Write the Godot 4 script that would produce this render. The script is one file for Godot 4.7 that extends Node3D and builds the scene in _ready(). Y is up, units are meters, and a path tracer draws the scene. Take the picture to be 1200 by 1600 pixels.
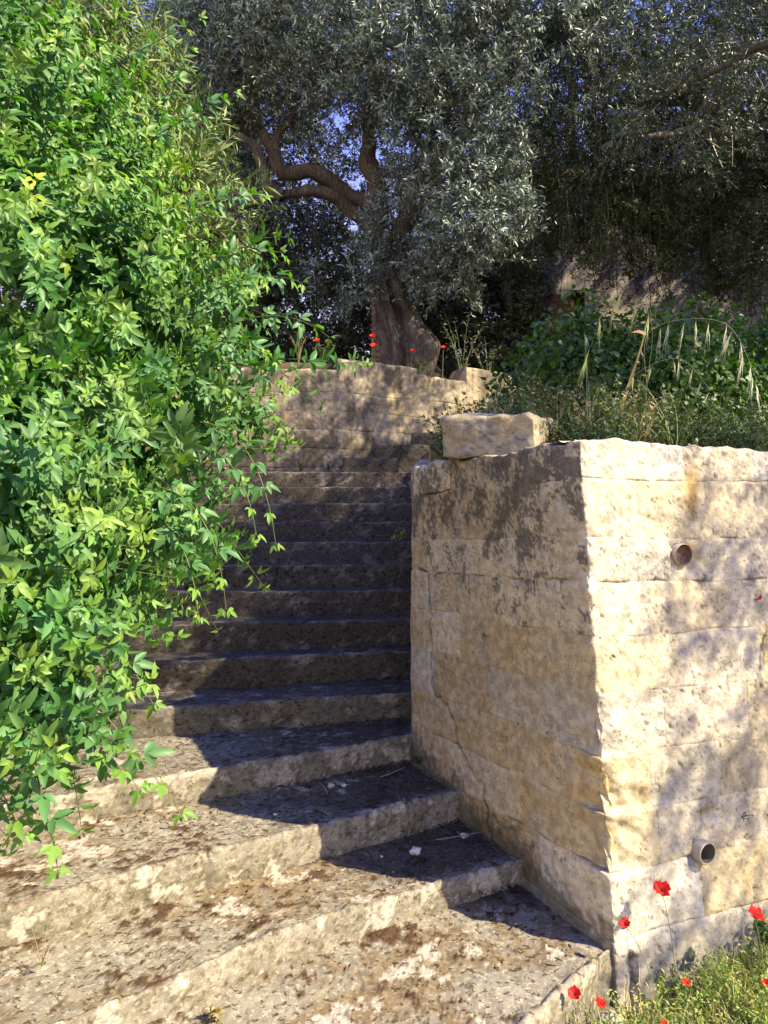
extends Node3D
# An old stone stair between tufa walls, under olive trees, with a climber on the left. Units are metres.

var rng := RandomNumberGenerator.new()
var N := FastNoiseLite.new()      # plain noise
var F := FastNoiseLite.new()      # layered noise
var M := {}                       # materials
var taken := {}
const SUN_DIR := Vector3(0.925, 0.915, 0.38)   # towards the sun, before normalising


func _ready() -> void:
	rng.seed = 7
	camera_and_light()
	noises()
	materials()
	ground()
	corner_wall()
	back_wall()
	stairs()
	house()
	trees()
	climber()
	bank_plants()
	low_plants()
	small_things()


func camera_and_light() -> void:
	var cam := Camera3D.new()
	cam.name = "camera"
	cam.fov = 64.98
	cam.near = 0.05
	cam.far = 600.0
	cam.position = Vector3(0, 1.58, 0)
	cam.rotation_degrees = Vector3(2.05, 0, 0)
	add_child(cam)
	cam.current = true
	var e := Environment.new()
	e.background_mode = Environment.BG_SKY
	var sm := ProceduralSkyMaterial.new()
	sm.sky_top_color = Color(0.235, 0.315, 0.59)
	sm.sky_horizon_color = Color(1.0, 0.94, 0.80)
	sm.sky_curve = 0.12
	sm.ground_bottom_color = Color(0.48, 0.42, 0.32)
	sm.ground_horizon_color = Color(0.62, 0.57, 0.48)
	sm.sun_angle_max = 12.0
	var s := Sky.new()
	s.sky_material = sm
	e.sky = s
	e.background_energy_multiplier = 1.75
	e.tonemap_mode = Environment.TONE_MAPPER_LINEAR
	e.tonemap_exposure = 2.65
	e.sdfgi_enabled = true
	e.ssao_enabled = true
	e.ssil_enabled = true
	var we := WorldEnvironment.new()
	we.name = "world_environment"
	we.environment = e
	add_child(we)
	var sun := DirectionalLight3D.new()
	sun.name = "sun"
	sun.light_energy = 1.5
	sun.light_color = Color(1.0, 0.94, 0.81)
	sun.light_angular_distance = 0.5
	sun.shadow_enabled = true
	add_child(sun)
	sun.look_at_from_position(SUN_DIR.normalized() * 50.0, Vector3.ZERO, Vector3.UP)


func noises() -> void:
	N.seed = 11
	N.noise_type = FastNoiseLite.TYPE_SIMPLEX_SMOOTH
	N.frequency = 1.0
	N.fractal_type = FastNoiseLite.FRACTAL_NONE
	F.seed = 23
	F.noise_type = FastNoiseLite.TYPE_SIMPLEX_SMOOTH
	F.frequency = 1.0
	F.fractal_type = FastNoiseLite.FRACTAL_FBM
	F.fractal_octaves = 5
	F.fractal_gain = 0.55


func noise_tex(sd: int, freq: float, lo: Color, hi: Color, size := 512, mid := -1.0) -> NoiseTexture2D:
	var n := FastNoiseLite.new()
	n.seed = sd
	n.noise_type = FastNoiseLite.TYPE_SIMPLEX_SMOOTH
	n.frequency = freq
	n.fractal_octaves = 5
	n.fractal_gain = 0.6
	var t := NoiseTexture2D.new()
	t.width = size
	t.height = size
	t.seamless = true
	t.noise = n
	var g := Gradient.new()
	g.set_color(0, lo)
	g.set_color(1, hi)
	if mid > 0.0:
		g.add_point(mid, lo.lerp(hi, 0.85))
	t.color_ramp = g
	return t


# fine grain of the stone: soft mottling, and scattered dark specks of uneven size
func grain_tex() -> ImageTexture:
	var n := FastNoiseLite.new()
	n.noise_type = FastNoiseLite.TYPE_SIMPLEX_SMOOTH
	n.fractal_octaves = 5
	n.fractal_gain = 0.65
	n.frequency = 0.018
	n.seed = 3
	var a := n.get_seamless_image(1024, 1024)
	n.seed = 31
	n.frequency = 0.075
	n.fractal_octaves = 3
	var b := n.get_seamless_image(1024, 1024)
	n.seed = 32
	n.frequency = 0.009
	var c := n.get_seamless_image(1024, 1024)
	var da := a.get_data()
	var db := b.get_data()
	var dc := c.get_data()
	var out := PackedByteArray()
	out.resize(1024 * 1024 * 3)
	for k in 1024 * 1024:
		var x := da[k] / 255.0
		var s := db[k] / 255.0 + 0.35 * (dc[k] / 255.0 - 0.5)
		var t := 0.80 + 0.20 * smoothstep(0.25, 0.7, x)
		var d := 1.0 - 0.55 * smoothstep(0.72, 0.86, s)
		var v := t * d * 255.0
		out[k * 3] = int(v)
		out[k * 3 + 1] = int(v * (0.97 + 0.03 * d))
		out[k * 3 + 2] = int(v * (0.94 + 0.06 * d))
	return ImageTexture.create_from_image(Image.create_from_data(1024, 1024, false, Image.FORMAT_RGB8, out))


# crust of the old concrete: crisp little lichens, dark moss dots and grit
func crust_tex() -> ImageTexture:
	var size := 1024
	var n := FastNoiseLite.new()
	n.noise_type = FastNoiseLite.TYPE_SIMPLEX_SMOOTH
	n.fractal_gain = 0.6
	var data := []
	for q in [[51, 0.011, 5], [52, 0.030, 4], [53, 0.13, 2], [54, 0.020, 4]]:
		n.seed = q[0]
		n.frequency = q[1]
		n.fractal_octaves = q[2]
		data.append(n.get_seamless_image(size, size).get_data())
	var a: PackedByteArray = data[0]
	var b: PackedByteArray = data[1]
	var c: PackedByteArray = data[2]
	var d: PackedByteArray = data[3]
	var out := PackedByteArray()
	out.resize(size * size * 3)
	for k in size * size:
		var grit := c[k] / 255.0
		var v := 0.76 + 0.20 * (a[k] / 255.0 - 0.5) + 0.20 * (grit - 0.5)
		var pale := smoothstep(0.64, 0.70, b[k] / 255.0 + 0.12 * (grit - 0.5))
		v = lerpf(v, 0.97, pale * 0.8)
		var moss := smoothstep(0.67, 0.74, d[k] / 255.0 + 0.16 * (grit - 0.5)) * (1.0 - pale)
		v = lerpf(v, 0.38, moss * 0.8)
		v *= 255.0
		out[k * 3] = int(clampf(v, 0, 255))
		out[k * 3 + 1] = int(clampf(v * (1.0 - 0.08 * moss), 0, 255))
		out[k * 3 + 2] = int(clampf(v * (1.0 - 0.22 * moss), 0, 255))
	return ImageTexture.create_from_image(Image.create_from_data(size, size, false, Image.FORMAT_RGB8, out))


func mat(rough: float, spec := 0.4) -> StandardMaterial3D:
	var m := StandardMaterial3D.new()
	m.vertex_color_use_as_albedo = true
	m.roughness = rough
	m.metallic_specular = spec
	m.cull_mode = BaseMaterial3D.CULL_DISABLED
	return m


func materials() -> void:
	var grain := grain_tex()
	var crust := crust_tex()
	var relief := noise_tex(4, 0.035, Color(0, 0, 0), Color(1, 1, 1))
	for k in ["stone", "concrete", "plaster"]:
		var m := mat(0.95, 0.25)
		m.albedo_texture = crust if k == "concrete" else grain
		m.heightmap_enabled = true
		m.heightmap_texture = relief
		m.heightmap_scale = {"stone": 0.3, "concrete": 0.25, "plaster": 0.2}[k]
		m.uv1_triplanar = true
		m.uv1_world_triplanar = true
		m.uv1_scale = Vector3.ONE * {"stone": 0.8, "concrete": 1.0, "plaster": 1.5}[k]
		M[k] = m
	var soil := mat(1.0, 0.2)
	soil.albedo_texture = noise_tex(5, 0.03, Color(0.5, 0.48, 0.45), Color(1, 1, 1))
	soil.uv1_triplanar = true
	soil.uv1_world_triplanar = true
	soil.uv1_scale = Vector3.ONE * 2.0
	M.soil = soil
	var bark := mat(0.9, 0.3)
	bark.albedo_texture = noise_tex(6, 0.02, Color(0.45, 0.42, 0.4), Color(1, 1, 1))
	bark.heightmap_enabled = true
	bark.heightmap_texture = noise_tex(7, 0.02, Color(0, 0, 0), Color(1, 1, 1))
	bark.heightmap_scale = 2.0
	bark.uv1_triplanar = true
	bark.uv1_world_triplanar = true
	bark.uv1_scale = Vector3(3.0, 0.8, 3.0)
	M.bark = bark
	var jas := mat(0.47, 0.45)
	jas.backlight_enabled = true
	jas.backlight = Color(0.7, 0.85, 0.3)
	M.climber_leaf = jas
	var oli := mat(0.42, 0.5)
	oli.backlight_enabled = true
	oli.backlight = Color(0.22, 0.26, 0.15)
	M.olive_leaf = oli
	var gr := mat(0.55, 0.4)
	gr.backlight_enabled = true
	gr.backlight = Color(0.5, 0.6, 0.25)
	M.grass = gr
	var pet := mat(0.6, 0.3)
	pet.backlight_enabled = true
	pet.backlight = Color(0.7, 0.5, 0.5)
	M.petal = pet
	M.plain = mat(0.7, 0.4)
	M.pipe = mat(0.55, 0.4)


# ---------------------------------------------------------------- helpers

func numbered(called: String) -> String:
	if not taken.has(called):
		taken[called] = 0
		return called
	taken[called] += 1
	return "%s_%03d" % [called, taken[called]]


func tag(o: Node, label: String, category: String, group := "") -> void:
	o.set_meta("label", label)
	o.set_meta("category", category)
	if group:
		o.set_meta("group", group)


func thing(called: String, label: String, category: String, at := Vector3.ZERO, group := "") -> Node3D:
	var o := Node3D.new()
	o.name = numbered(called)
	add_child(o)
	o.position = at
	tag(o, label, category, group)
	return o


func part(called: String, mesh: Mesh, m: Material, parent: Node3D, stuff := false) -> MeshInstance3D:
	var o := MeshInstance3D.new()
	if parent == self:
		o.name = numbered(called)
	else:
		var key := called
		var parts: Dictionary = parent.get_meta("used_names") if parent.has_meta("used_names") else {}
		if parts.has(called):
			parts[called] += 1
			key = "%s_%03d" % [called, parts[called]]
		else:
			parts[called] = 0
		parent.set_meta("used_names", parts)
		o.name = key
	o.mesh = mesh
	o.material_override = m
	if stuff:
		o.set_meta("kind", "stuff")
	parent.add_child(o, true)
	return o


func scatter(called: String, mesh: Mesh, m: Material, parent: Node3D, places: Array, colors := []) -> MultiMeshInstance3D:
	var mm := MultiMesh.new()
	mm.transform_format = MultiMesh.TRANSFORM_3D
	mm.use_colors = not colors.is_empty()
	mm.mesh = mesh
	mm.instance_count = places.size()
	for i in places.size():
		mm.set_instance_transform(i, places[i])
		if colors:
			mm.set_instance_color(i, colors[i])
	var o := MultiMeshInstance3D.new()
	o.name = numbered(called) if parent == self else called
	o.multimesh = mm
	o.material_override = m
	o.set_meta("kind", "stuff")
	parent.add_child(o, true)
	return o


class Buf:
	var v := PackedVector3Array()
	var n := PackedVector3Array()
	var c := PackedColorArray()
	var i := PackedInt32Array()

	func mesh() -> ArrayMesh:
		var a := []
		a.resize(Mesh.ARRAY_MAX)
		a[Mesh.ARRAY_VERTEX] = v
		a[Mesh.ARRAY_NORMAL] = n
		a[Mesh.ARRAY_COLOR] = c
		a[Mesh.ARRAY_INDEX] = i
		var m := ArrayMesh.new()
		m.add_surface_from_arrays(Mesh.PRIMITIVE_TRIANGLES, a)
		return m

	func tri(a: int, b: int, d: int) -> void:
		i.append(a)
		i.append(b)
		i.append(d)

	# rows x columns of points, normals from the neighbours; flip turns the outside round
	func grid(p: PackedVector3Array, col: PackedColorArray, rows: int, cols: int, flip := false) -> void:
		var o := v.size()
		for r in rows:
			for k in cols:
				var du := p[r * cols + mini(k + 1, cols - 1)] - p[r * cols + maxi(k - 1, 0)]
				var dv := p[mini(r + 1, rows - 1) * cols + k] - p[maxi(r - 1, 0) * cols + k]
				var nn := du.cross(dv)
				if nn.length_squared() < 1e-18:
					nn = Vector3.UP
				n.append(nn.normalized() * (-1.0 if flip else 1.0))
		v.append_array(p)
		c.append_array(col)
		for r in rows - 1:
			for k in cols - 1:
				var a := o + r * cols + k
				var b := a + 1
				var d := a + cols
				var e := d + 1
				if flip:
					i.append_array([a, b, d, b, e, d])
				else:
					i.append_array([a, d, b, b, d, e])

	func tube(pts: Array, radii: Array, seg: int, col: Color, rough := 0.0, N: FastNoiseLite = null, freq := 6.0, cap := true) -> void:
		var rows := pts.size()
		var p := PackedVector3Array()
		var cc := PackedColorArray()
		var side := Vector3.ZERO
		for r in rows:
			var d: Vector3 = (pts[mini(r + 1, rows - 1)] - pts[maxi(r - 1, 0)]).normalized()
			if side == Vector3.ZERO:
				side = d.cross(Vector3.RIGHT if absf(d.x) < 0.8 else Vector3.UP).normalized()
			side = (side - d * side.dot(d)).normalized()
			var up := d.cross(side)
			for k in seg + 1:
				var a := TAU * (k % seg) / seg
				var q := side * cos(a) + up * sin(a)
				var at: Vector3 = pts[r]
				var rr: float = radii[r]
				var t := 1.0
				if N:
					var w: Vector3 = at + q * rr
					var x := N.get_noise_3d(w.x * freq, w.y * freq * 0.3, w.z * freq)
					rr *= 1.0 + rough * x
					t = 0.85 + 0.3 * x
				p.append(at + q * rr)
				cc.append(Color(col.r * t, col.g * t, col.b * t))
		grid(p, cc, rows, seg + 1, true)
		if cap:
			var last: Vector3 = pts[rows - 1]
			var o := v.size()
			v.append(last)
			n.append((pts[rows - 1] - pts[rows - 2]).normalized())
			c.append(col)
			var base := o - (seg + 1)
			for k in seg:
				i.append_array([base + k, o, base + k + 1])

	# a folded leaf of eight faces
	func leaf(at: Vector3, dir: Vector3, up: Vector3, length: float, width: float, col: Color, droop := 0.15, fold := 0.25) -> void:
		dir = dir.normalized()
		var side := dir.cross(up).normalized()
		up = side.cross(dir).normalized()
		var o := v.size()
		var ts := [0.0, 0.33, 0.68, 1.0]
		var ws := [0.0, 0.5, 0.40, 0.0]
		for k in 4:
			var t: float = ts[k]
			var w: float = ws[k] * width
			var mid := at + dir * (length * t) - up * (length * droop * t * t)
			var nn := (up + dir * (2.0 * droop * t)).normalized()
			v.append(mid)
			n.append(nn)
			c.append(col)
			if k == 1 or k == 2:
				v.append(mid - side * w + up * (w * fold * 2.0))
				n.append((nn + side * fold * 1.6).normalized())
				c.append(col)
				v.append(mid + side * w + up * (w * fold * 2.0))
				n.append((nn - side * fold * 1.6).normalized())
				c.append(col)
		# 0 base, 1 mid1, 2 left1, 3 right1, 4 mid2, 5 left2, 6 right2, 7 tip
		for f in [[0, 2, 1], [0, 1, 3], [1, 2, 5], [1, 5, 4], [1, 4, 6], [1, 6, 3], [4, 5, 7], [4, 7, 6]]:
			i.append_array([o + f[0], o + f[1], o + f[2]])

	# a narrow leaf of two faces
	func blade(at: Vector3, dir: Vector3, up: Vector3, length: float, width: float, col: Color) -> void:
		dir = dir.normalized()
		var side := dir.cross(up).normalized() * width * 0.5
		up = side.cross(dir).normalized()
		var o := v.size()
		var mid := at + dir * length * 0.45
		v.append_array([at, mid - side + up * width * 0.1, mid + side + up * width * 0.1, at + dir * length - up * length * 0.08])
		n.append_array([up, (up - side.normalized() * 0.3).normalized(), (up + side.normalized() * 0.3).normalized(), up])
		c.append_array([col, col, col, col])
		i.append_array([o, o + 1, o + 2, o + 1, o + 3, o + 2])

	# a bent grass blade: a ribbon that narrows
	func ribbon(pts: Array, width: float, col: Color, tip := Color(-1, 0, 0)) -> void:
		var o := v.size()
		var k := pts.size()
		var d0: Vector3 = pts[k - 1] - pts[0]
		var side := d0.cross(Vector3(0.31, 0.2, 0.9)).normalized()
		if side.length_squared() < 0.1:
			side = Vector3.RIGHT
		for j in k:
			var t := float(j) / (k - 1)
			var w := width * 0.5 * (1.0 - t * t * 0.95)
			var d: Vector3 = (pts[mini(j + 1, k - 1)] - pts[maxi(j - 1, 0)]).normalized()
			var nn := side.cross(d).normalized()
			var cc := col if tip.r < 0 else col.lerp(tip, t)
			v.append(pts[j] - side * w)
			v.append(pts[j] + side * w)
			n.append(nn)
			n.append(nn)
			c.append(cc)
			c.append(cc)
		for j in k - 1:
			i.append_array([o + j * 2, o + j * 2 + 2, o + j * 2 + 1, o + j * 2 + 1, o + j * 2 + 2, o + j * 2 + 3])

	# a lump: a sphere pushed about by noise
	func lump(at: Vector3, size: Vector3, col: Color, N: FastNoiseLite, sd: float, rough := 0.3, rows := 7, cols := 10) -> void:
		var p := PackedVector3Array()
		var cc := PackedColorArray()
		for r in rows:
			for k in cols + 1:
				var a := PI * r / (rows - 1)
				var b := TAU * (k % cols) / cols
				var q := Vector3(sin(a) * cos(b), cos(a), sin(a) * sin(b))
				var x := N.get_noise_3d(q.x * 1.3 + sd, q.y * 1.3, q.z * 1.3 - sd)
				p.append(at + q * size * (1.0 + rough * x))
				cc.append(col * (0.9 + 0.25 * x))
		grid(p, cc, rows, cols + 1, false)


func frac_noise(x: float, y: float, z: float) -> float:
	return F.get_noise_3d(x, y, z)


func sstep(a: float, b: float, x: float) -> float:
	return smoothstep(a, b, x)


func jitter(c: Color, amount: float) -> Color:
	var k := 1.0 + rng.randf_range(-amount, amount)
	return Color(c.r * k, c.g * k * (1.0 + rng.randf_range(-amount, amount) * 0.25), c.b * k)


func rand_dir() -> Vector3:
	var y := rng.randf_range(-1, 1)
	var a := rng.randf_range(0, TAU)
	var r := sqrt(1.0 - y * y)
	return Vector3(r * cos(a), y, r * sin(a))


func aim(at: Vector3, dir: Vector3, scale := 1.0, roll := -1.0) -> Transform3D:   # +Y of the mesh along dir
	dir = dir.normalized()
	var x := dir.cross(Vector3(0.1, 0.2, 1.0) if absf(dir.z) < 0.9 else Vector3.UP).normalized()
	var b := Basis(x, dir, x.cross(dir))
	if roll < 0.0:
		roll = rng.randf_range(0, TAU)
	b = b * Basis(Vector3.UP, roll)
	return Transform3D(b.scaled_local(Vector3.ONE * scale), at)


func bezier(a: Vector3, b: Vector3, c: Vector3, k: int) -> Array:
	var out := []
	for j in k + 1:
		var t := float(j) / k
		out.append(a.lerp(b, t).lerp(b.lerp(c, t), t))
	return out


func smooth_path(pts: Array, per: int) -> Array:
	var out := []
	var k := pts.size()
	for j in k - 1:
		var p0: Vector3 = pts[maxi(j - 1, 0)]
		var p1: Vector3 = pts[j]
		var p2: Vector3 = pts[j + 1]
		var p3: Vector3 = pts[mini(j + 2, k - 1)]
		for s in per:
			out.append(p1.cubic_interpolate(p2, p0, p3, float(s) / per))
	out.append(pts[k - 1])
	return out


# ---------------------------------------------------------------- the land

const WA := Vector2(0.777, -3.2)      # corner of the near wall, at its top
const WB := Vector2(0.155, -4.65)     # where its shaded face ends by the stairs
const WC := Vector2(0.36, -8.35)
const R_DIR := Vector2(0.905, -0.425)
const WALL_TOP := 1.99
const BE := Vector2(-0.51, -9.2)      # bend of the back wall
const BF := Vector2(1.75, -10.5)


func ground_h(x: float, z: float) -> float:
	var low := -0.13 + 0.05 * N.get_noise_2d(x * 0.9, z * 0.9) + 0.015 * N.get_noise_2d(x * 7.0, z * 7.0)
	if z < -3.4:
		low = -0.16 + minf(maxf(0.0, (-z - 3.8) * 0.40), 2.1)
	var p := Vector2(x, z)
	var q := p - WA
	var d1 := q.dot(Vector2(0.919, -0.394))
	var d2 := q.dot(Vector2(-0.425, -0.905))
	var d3 := (p - WB).dot(Vector2(0.998, 0.055))
	var dr := minf(d1, minf(d2, d3))
	var h := low
	if dr > 0.0:
		var bank := 1.93 + 0.27 * maxf(0.0, d2 - 0.2) + 0.10 * F.get_noise_2d(x * 0.8, z * 0.8) * sstep(0.3, 1.0, dr)
		bank = minf(minf(bank, 3.75), 1.93 + maxf(0.0, -z - 4.65) * 0.10 + d3 * 0.38)
		h = maxf(h, lerpf(low, bank, sstep(0.05, 0.2, dr)))
	var dt := minf(-9.2 - z, (p - BE).dot(Vector2(-0.499, -0.866)))
	if dt > 0.0:
		var top := minf(3.6 + 0.07 * dt, 5.2) + 0.12 * F.get_noise_2d(x * 0.5, z * 0.5)
		h = maxf(h, lerpf(low, top, sstep(0.05, 0.2, dt)))
	if x < -2.3:
		var side := clampf((-z - 1.0) / 8.0, 0.0, 1.0) * 3.7 + 0.08 * F.get_noise_2d(x, z)
		h = maxf(h, lerpf(low, side, sstep(2.3, 2.9, -x)))
	return h


func ground() -> void:
	var xs := []
	var zs := []
	for v in [-160, -90, -50, -30, -20, -14, -10, -7, -5, -4]:
		xs.append(float(v))
	var x := -3.0
	while x < 5.01:
		xs.append(x)
		x += 0.08
	for v in [5.3, 5.8, 6.5, 7.5, 9, 11, 14, 18, 25, 40, 70, 160]:
		xs.append(float(v))
	for v in [-160, -90, -60, -40, -30, -24, -20, -17, -15, -13.5]:
		zs.append(float(v))
	var z := -12.5
	while z < -0.99:
		zs.append(z)
		z += 0.08
	for v in [-0.5, 0, 1, 2.5, 5, 10, 20, 50, 160]:
		zs.append(float(v))
	var p := PackedVector3Array()
	var c := PackedColorArray()
	for zz in zs:
		for xx in xs:
			p.append(Vector3(xx, ground_h(xx, zz), zz))
			var t := 0.5 + 0.5 * F.get_noise_2d(xx * 1.7, zz * 1.7)
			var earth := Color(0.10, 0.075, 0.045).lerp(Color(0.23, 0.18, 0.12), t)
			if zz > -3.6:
				earth = Color(0.20, 0.15, 0.09).lerp(Color(0.44, 0.36, 0.24), t)  # front ground made paler, added to bounce warm fill light
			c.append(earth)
	var b := Buf.new()
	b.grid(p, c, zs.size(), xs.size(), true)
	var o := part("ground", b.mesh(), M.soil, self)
	o.set_meta("kind", "structure")
	tag(o, "brown earth of the yard, the bank above the wall and the terrace under the trees", "ground")


# ---------------------------------------------------------------- masonry

# One block: the patch u0..u1, v0..v1 of a wall's face (and top), cut finely, its rim sunk into the joint.
func block(wall: Node3D, surf: Callable, disp: Callable, tint: Callable, u0: float, u1: float, v0: float, v1: float, cell: float, depth: float, strength: Array, m: Material, sd: float, called := "stone_block") -> void:
	var us := cuts(u0, u1, cell)
	var vs := cuts(v0, v1, cell)
	var p := PackedVector3Array()
	var c := PackedColorArray()
	var own := N.get_noise_2d(sd * 13.7, 4.1)
	var warm := N.get_noise_2d(sd * 7.3, 9.9)
	for v in vs:
		for u in us:
			var wob := 0.25 + 0.75 * sstep(-0.2, 0.4, N.get_noise_3d(u * 5.0, v * 5.0, 31.0))
			# the joints left, right, below and above, each as deep as it was given
			var g := 0.0
			var ds := [u - u0, u1 - u, v - v0, v1 - v]
			var rim := 1.0
			for k in 4:
				var d: float = ds[k]
				var s: float = strength[k]
				rim *= sstep(0.0, 0.05, d)
				if d < 0.03:
					g = maxf(g, s * wob * (1.0 - sstep(0.0, 0.005 + 0.009 * s, d)))
			var q: Array = surf.call(u, v)
			var out: float = disp.call(u, v) + own * 0.004 * rim - g * depth
			p.append(q[0] + q[1] * out)
			var col: Color = tint.call(u, v, own, warm, g)
			c.append(col)
	var b := Buf.new()
	b.grid(p, c, vs.size(), us.size(), false)
	part(called, b.mesh(), m, wall)


func cuts(a: float, b: float, cell: float) -> Array:
	var out := [a, a + 0.004, a + 0.010]
	var n := maxi(1, roundi((b - a - 0.02) / cell))
	for k in range(1, n):
		out.append(a + 0.010 + (b - a - 0.02) * k / n)
	out.append_array([b - 0.010, b - 0.004, b])
	return out


const WALL_L := 1.577       # length of the shaded face

func near_path(u: float, y: float) -> Vector2:
	var k := 0.19 * clampf(1.0 - y / WALL_TOP, 0.0, 1.15)
	var back := (WA - WB).normalized()
	var a := WA + back * k
	if u < -WALL_L:
		return WB + (WC - WB).normalized() * (-u - WALL_L)
	if u < 0.0:
		return WB.lerp(a, 1.0 + u / WALL_L)
	return a + R_DIR * u


func near_round(u: float, y: float) -> Vector2:
	for w in [[0.0, 0.02], [-WALL_L, 0.09]]:
		var r: float = w[1]
		var d: float = u - w[0]
		if absf(d) < r:
			var t := (d + r) / (2.0 * r)
			var p0 := near_path(w[0] - r, y)
			var p1 := near_path(w[0], y)
			var p2 := near_path(w[0] + r, y)
			return p0.lerp(p1, t).lerp(p1.lerp(p2, t), t)
	return near_path(u, y)


func near_top(u: float) -> float:
	var h := WALL_TOP + 0.012 * N.get_noise_2d(u * 2.1, 3.0) + 0.008 * N.get_noise_2d(u * 9.0, 5.0)
	if u < -WALL_L:
		h += (-u - WALL_L) * 0.13
	if u < -1.0 and u >= -WALL_L:
		h += 0.02
	return h


func over_top(u: float, v: float, top: float, r: float, path: Callable) -> Array:
	var q := v - (top - r)
	var y := minf(v, top - r)
	var here: Vector2 = path.call(u, y)
	var e := 0.004
	var t: Vector2 = path.call(u + e, y) - path.call(u - e, y)
	var nn := Vector2(-t.y, t.x).normalized()      # the path runs with the wall's face on its right-hand side seen from above
	var n3 := Vector3(nn.x, 0, nn.y)
	var at := Vector3(here.x, y, here.y)
	if q <= 0.0:
		return [at, n3]
	if q < r * PI * 0.5:
		var a := q / r
		var n := n3 * cos(a) + Vector3.UP * sin(a)
		return [at - n3 * r + n * r, n]
	return [at - n3 * (r + q - r * PI * 0.5) + Vector3.UP * r, Vector3.UP]


func near_surf(u: float, v: float) -> Array:
	var w := near_warp(u, v)
	return over_top(w.x, w.y, near_top(w.x), 0.022, near_round)


# joints wander: the whole face is pulled about a little
func near_warp(u: float, v: float) -> Vector2:
	var k := 0.016 * F.get_noise_3d(u * 2.6, v * 2.6, 91.0) + 0.010 * N.get_noise_3d(u * 1.1, v * 1.7, 92.0)
	var away := sstep(0.0, 0.15, absf(u))
	return Vector2(u + 0.016 * F.get_noise_3d(u * 3.0, v * 3.0, 93.0) * away, v + k)


func seg_dist(p: Vector2, pts: Array) -> float:
	var best := 9.0
	for k in pts.size() - 1:
		var q := Geometry2D.get_closest_point_to_segment(p, pts[k], pts[k + 1])
		best = minf(best, p.distance_to(q))
	return best


var crack := [Vector2(-1.37, 1.40), Vector2(-1.36, 1.30), Vector2(-1.33, 1.21), Vector2(-1.335, 1.10), Vector2(-1.335, 0.86), Vector2(-1.33, 0.77), Vector2(-1.17, 0.72), Vector2(-1.09, 0.64), Vector2(-1.075, 0.55), Vector2(-0.93, 0.44), Vector2(-0.83, 0.40), Vector2(-0.80, 0.22), Vector2(-0.70, 0.13)]
const PIPES := [Vector2(0.485, 1.523), Vector2(0.475, 0.345)]
const NEAR_V := [-0.25, 0.10, 0.325, 0.54, 0.755, 0.985, 1.205, 1.412, 1.593, 1.835]


func near_disp(u: float, v: float) -> float:
	var d := 0.013 * F.get_noise_3d(u * 1.6, v * 1.6, 3.0) + 0.004 * F.get_noise_3d(u * 11.0, v * 11.0, 8.0)
	if u > -0.16 and u < 0.6:
		# each low course is worn back from its upper edge down to a ledge
		for k in 5:
			var a: float = NEAR_V[k]
			var b: float = NEAR_V[k + 1]
			if v >= a and v < b:
				var s := (b - v) / (b - a)
				var deep: float = [0.010, 0.030, 0.060, 0.064, 0.040][k]
				var wear := sstep(0.0, 0.45, s) * (0.6 + 0.4 * s) * (1.0 - sstep(0.93, 1.0, s) * 0.5)
				var lo := sstep(0.10, 0.36, v)
				var reach := 0.13 if u < 0.0 else 0.22 * (0.7 + 0.5 * N.get_noise_2d(v * 5.0, 2.0))
				d -= deep * wear * exp(-pow(u / reach, 2.0)) * (0.75 + 0.5 * N.get_noise_3d(u * 9.0, v * 9.0, 1.0)) * maxf(lo, 0.3)
		d -= 0.016 * exp(-pow(u / 0.035, 2.0)) * (0.5 + 1.3 * F.get_noise_2d(v * 9.0, 7.0))
	if u > 0.0:
		# the lit face is rougher and pitted; shallow hollows by the lower pipe
		d += 0.009 * F.get_noise_3d(u * 3.6, v * 3.6, 15.0) + 0.005 * F.get_noise_3d(u * 26.0, v * 26.0, 5.0)
		d -= 0.011 * pits(u, v)
		d -= 0.028 * exp(-pow((u - 0.36) / 0.03, 2.0) - pow((v - 0.645) / 0.05, 2.0)) 
		d -= 0.030 * exp(-pow((u - 0.55) / 0.05, 2.0) - pow((v - 0.47) / 0.022, 2.0))
		d -= 0.022 * exp(-pow((u - 0.52) / 0.10, 2.0) - pow((v - 0.33) / 0.10, 2.0))
	for q in PIPES:
		d -= 0.13 * (1.0 - sstep(0.032, 0.043, Vector2(u, v).distance_to(q)))
	if u <= 0.0:
		var w := N.get_noise_2d(u * 14.0, v * 14.0) * 0.012
		var c := seg_dist(Vector2(u + w, v + w), crack)
		d -= 0.030 * (1.0 - sstep(0.003, 0.012, c))
		# the foot of the wall swells out over the lowest steps
		d += 0.05 * sstep(0.62, 0.05, v) * sstep(-0.5, -1.2, u) * 0.6
	return d


func pits(u: float, v: float) -> float:
	var many := sstep(-0.15, 0.45, F.get_noise_3d(u * 1.8, v * 1.8, 46.0))
	var a := N.get_noise_3d(u * 27.0, v * 33.0, 44.0) + 0.35 * N.get_noise_3d(u * 70.0, v * 70.0, 45.0)
	var b := N.get_noise_3d(u * 11.0, v * 13.0, 47.0) + 0.3 * N.get_noise_3d(u * 50.0, v * 50.0, 48.0)
	return clampf(sstep(0.70, 0.92, a) * many + 0.8 * sstep(0.86, 0.98, b), 0, 1)


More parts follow.
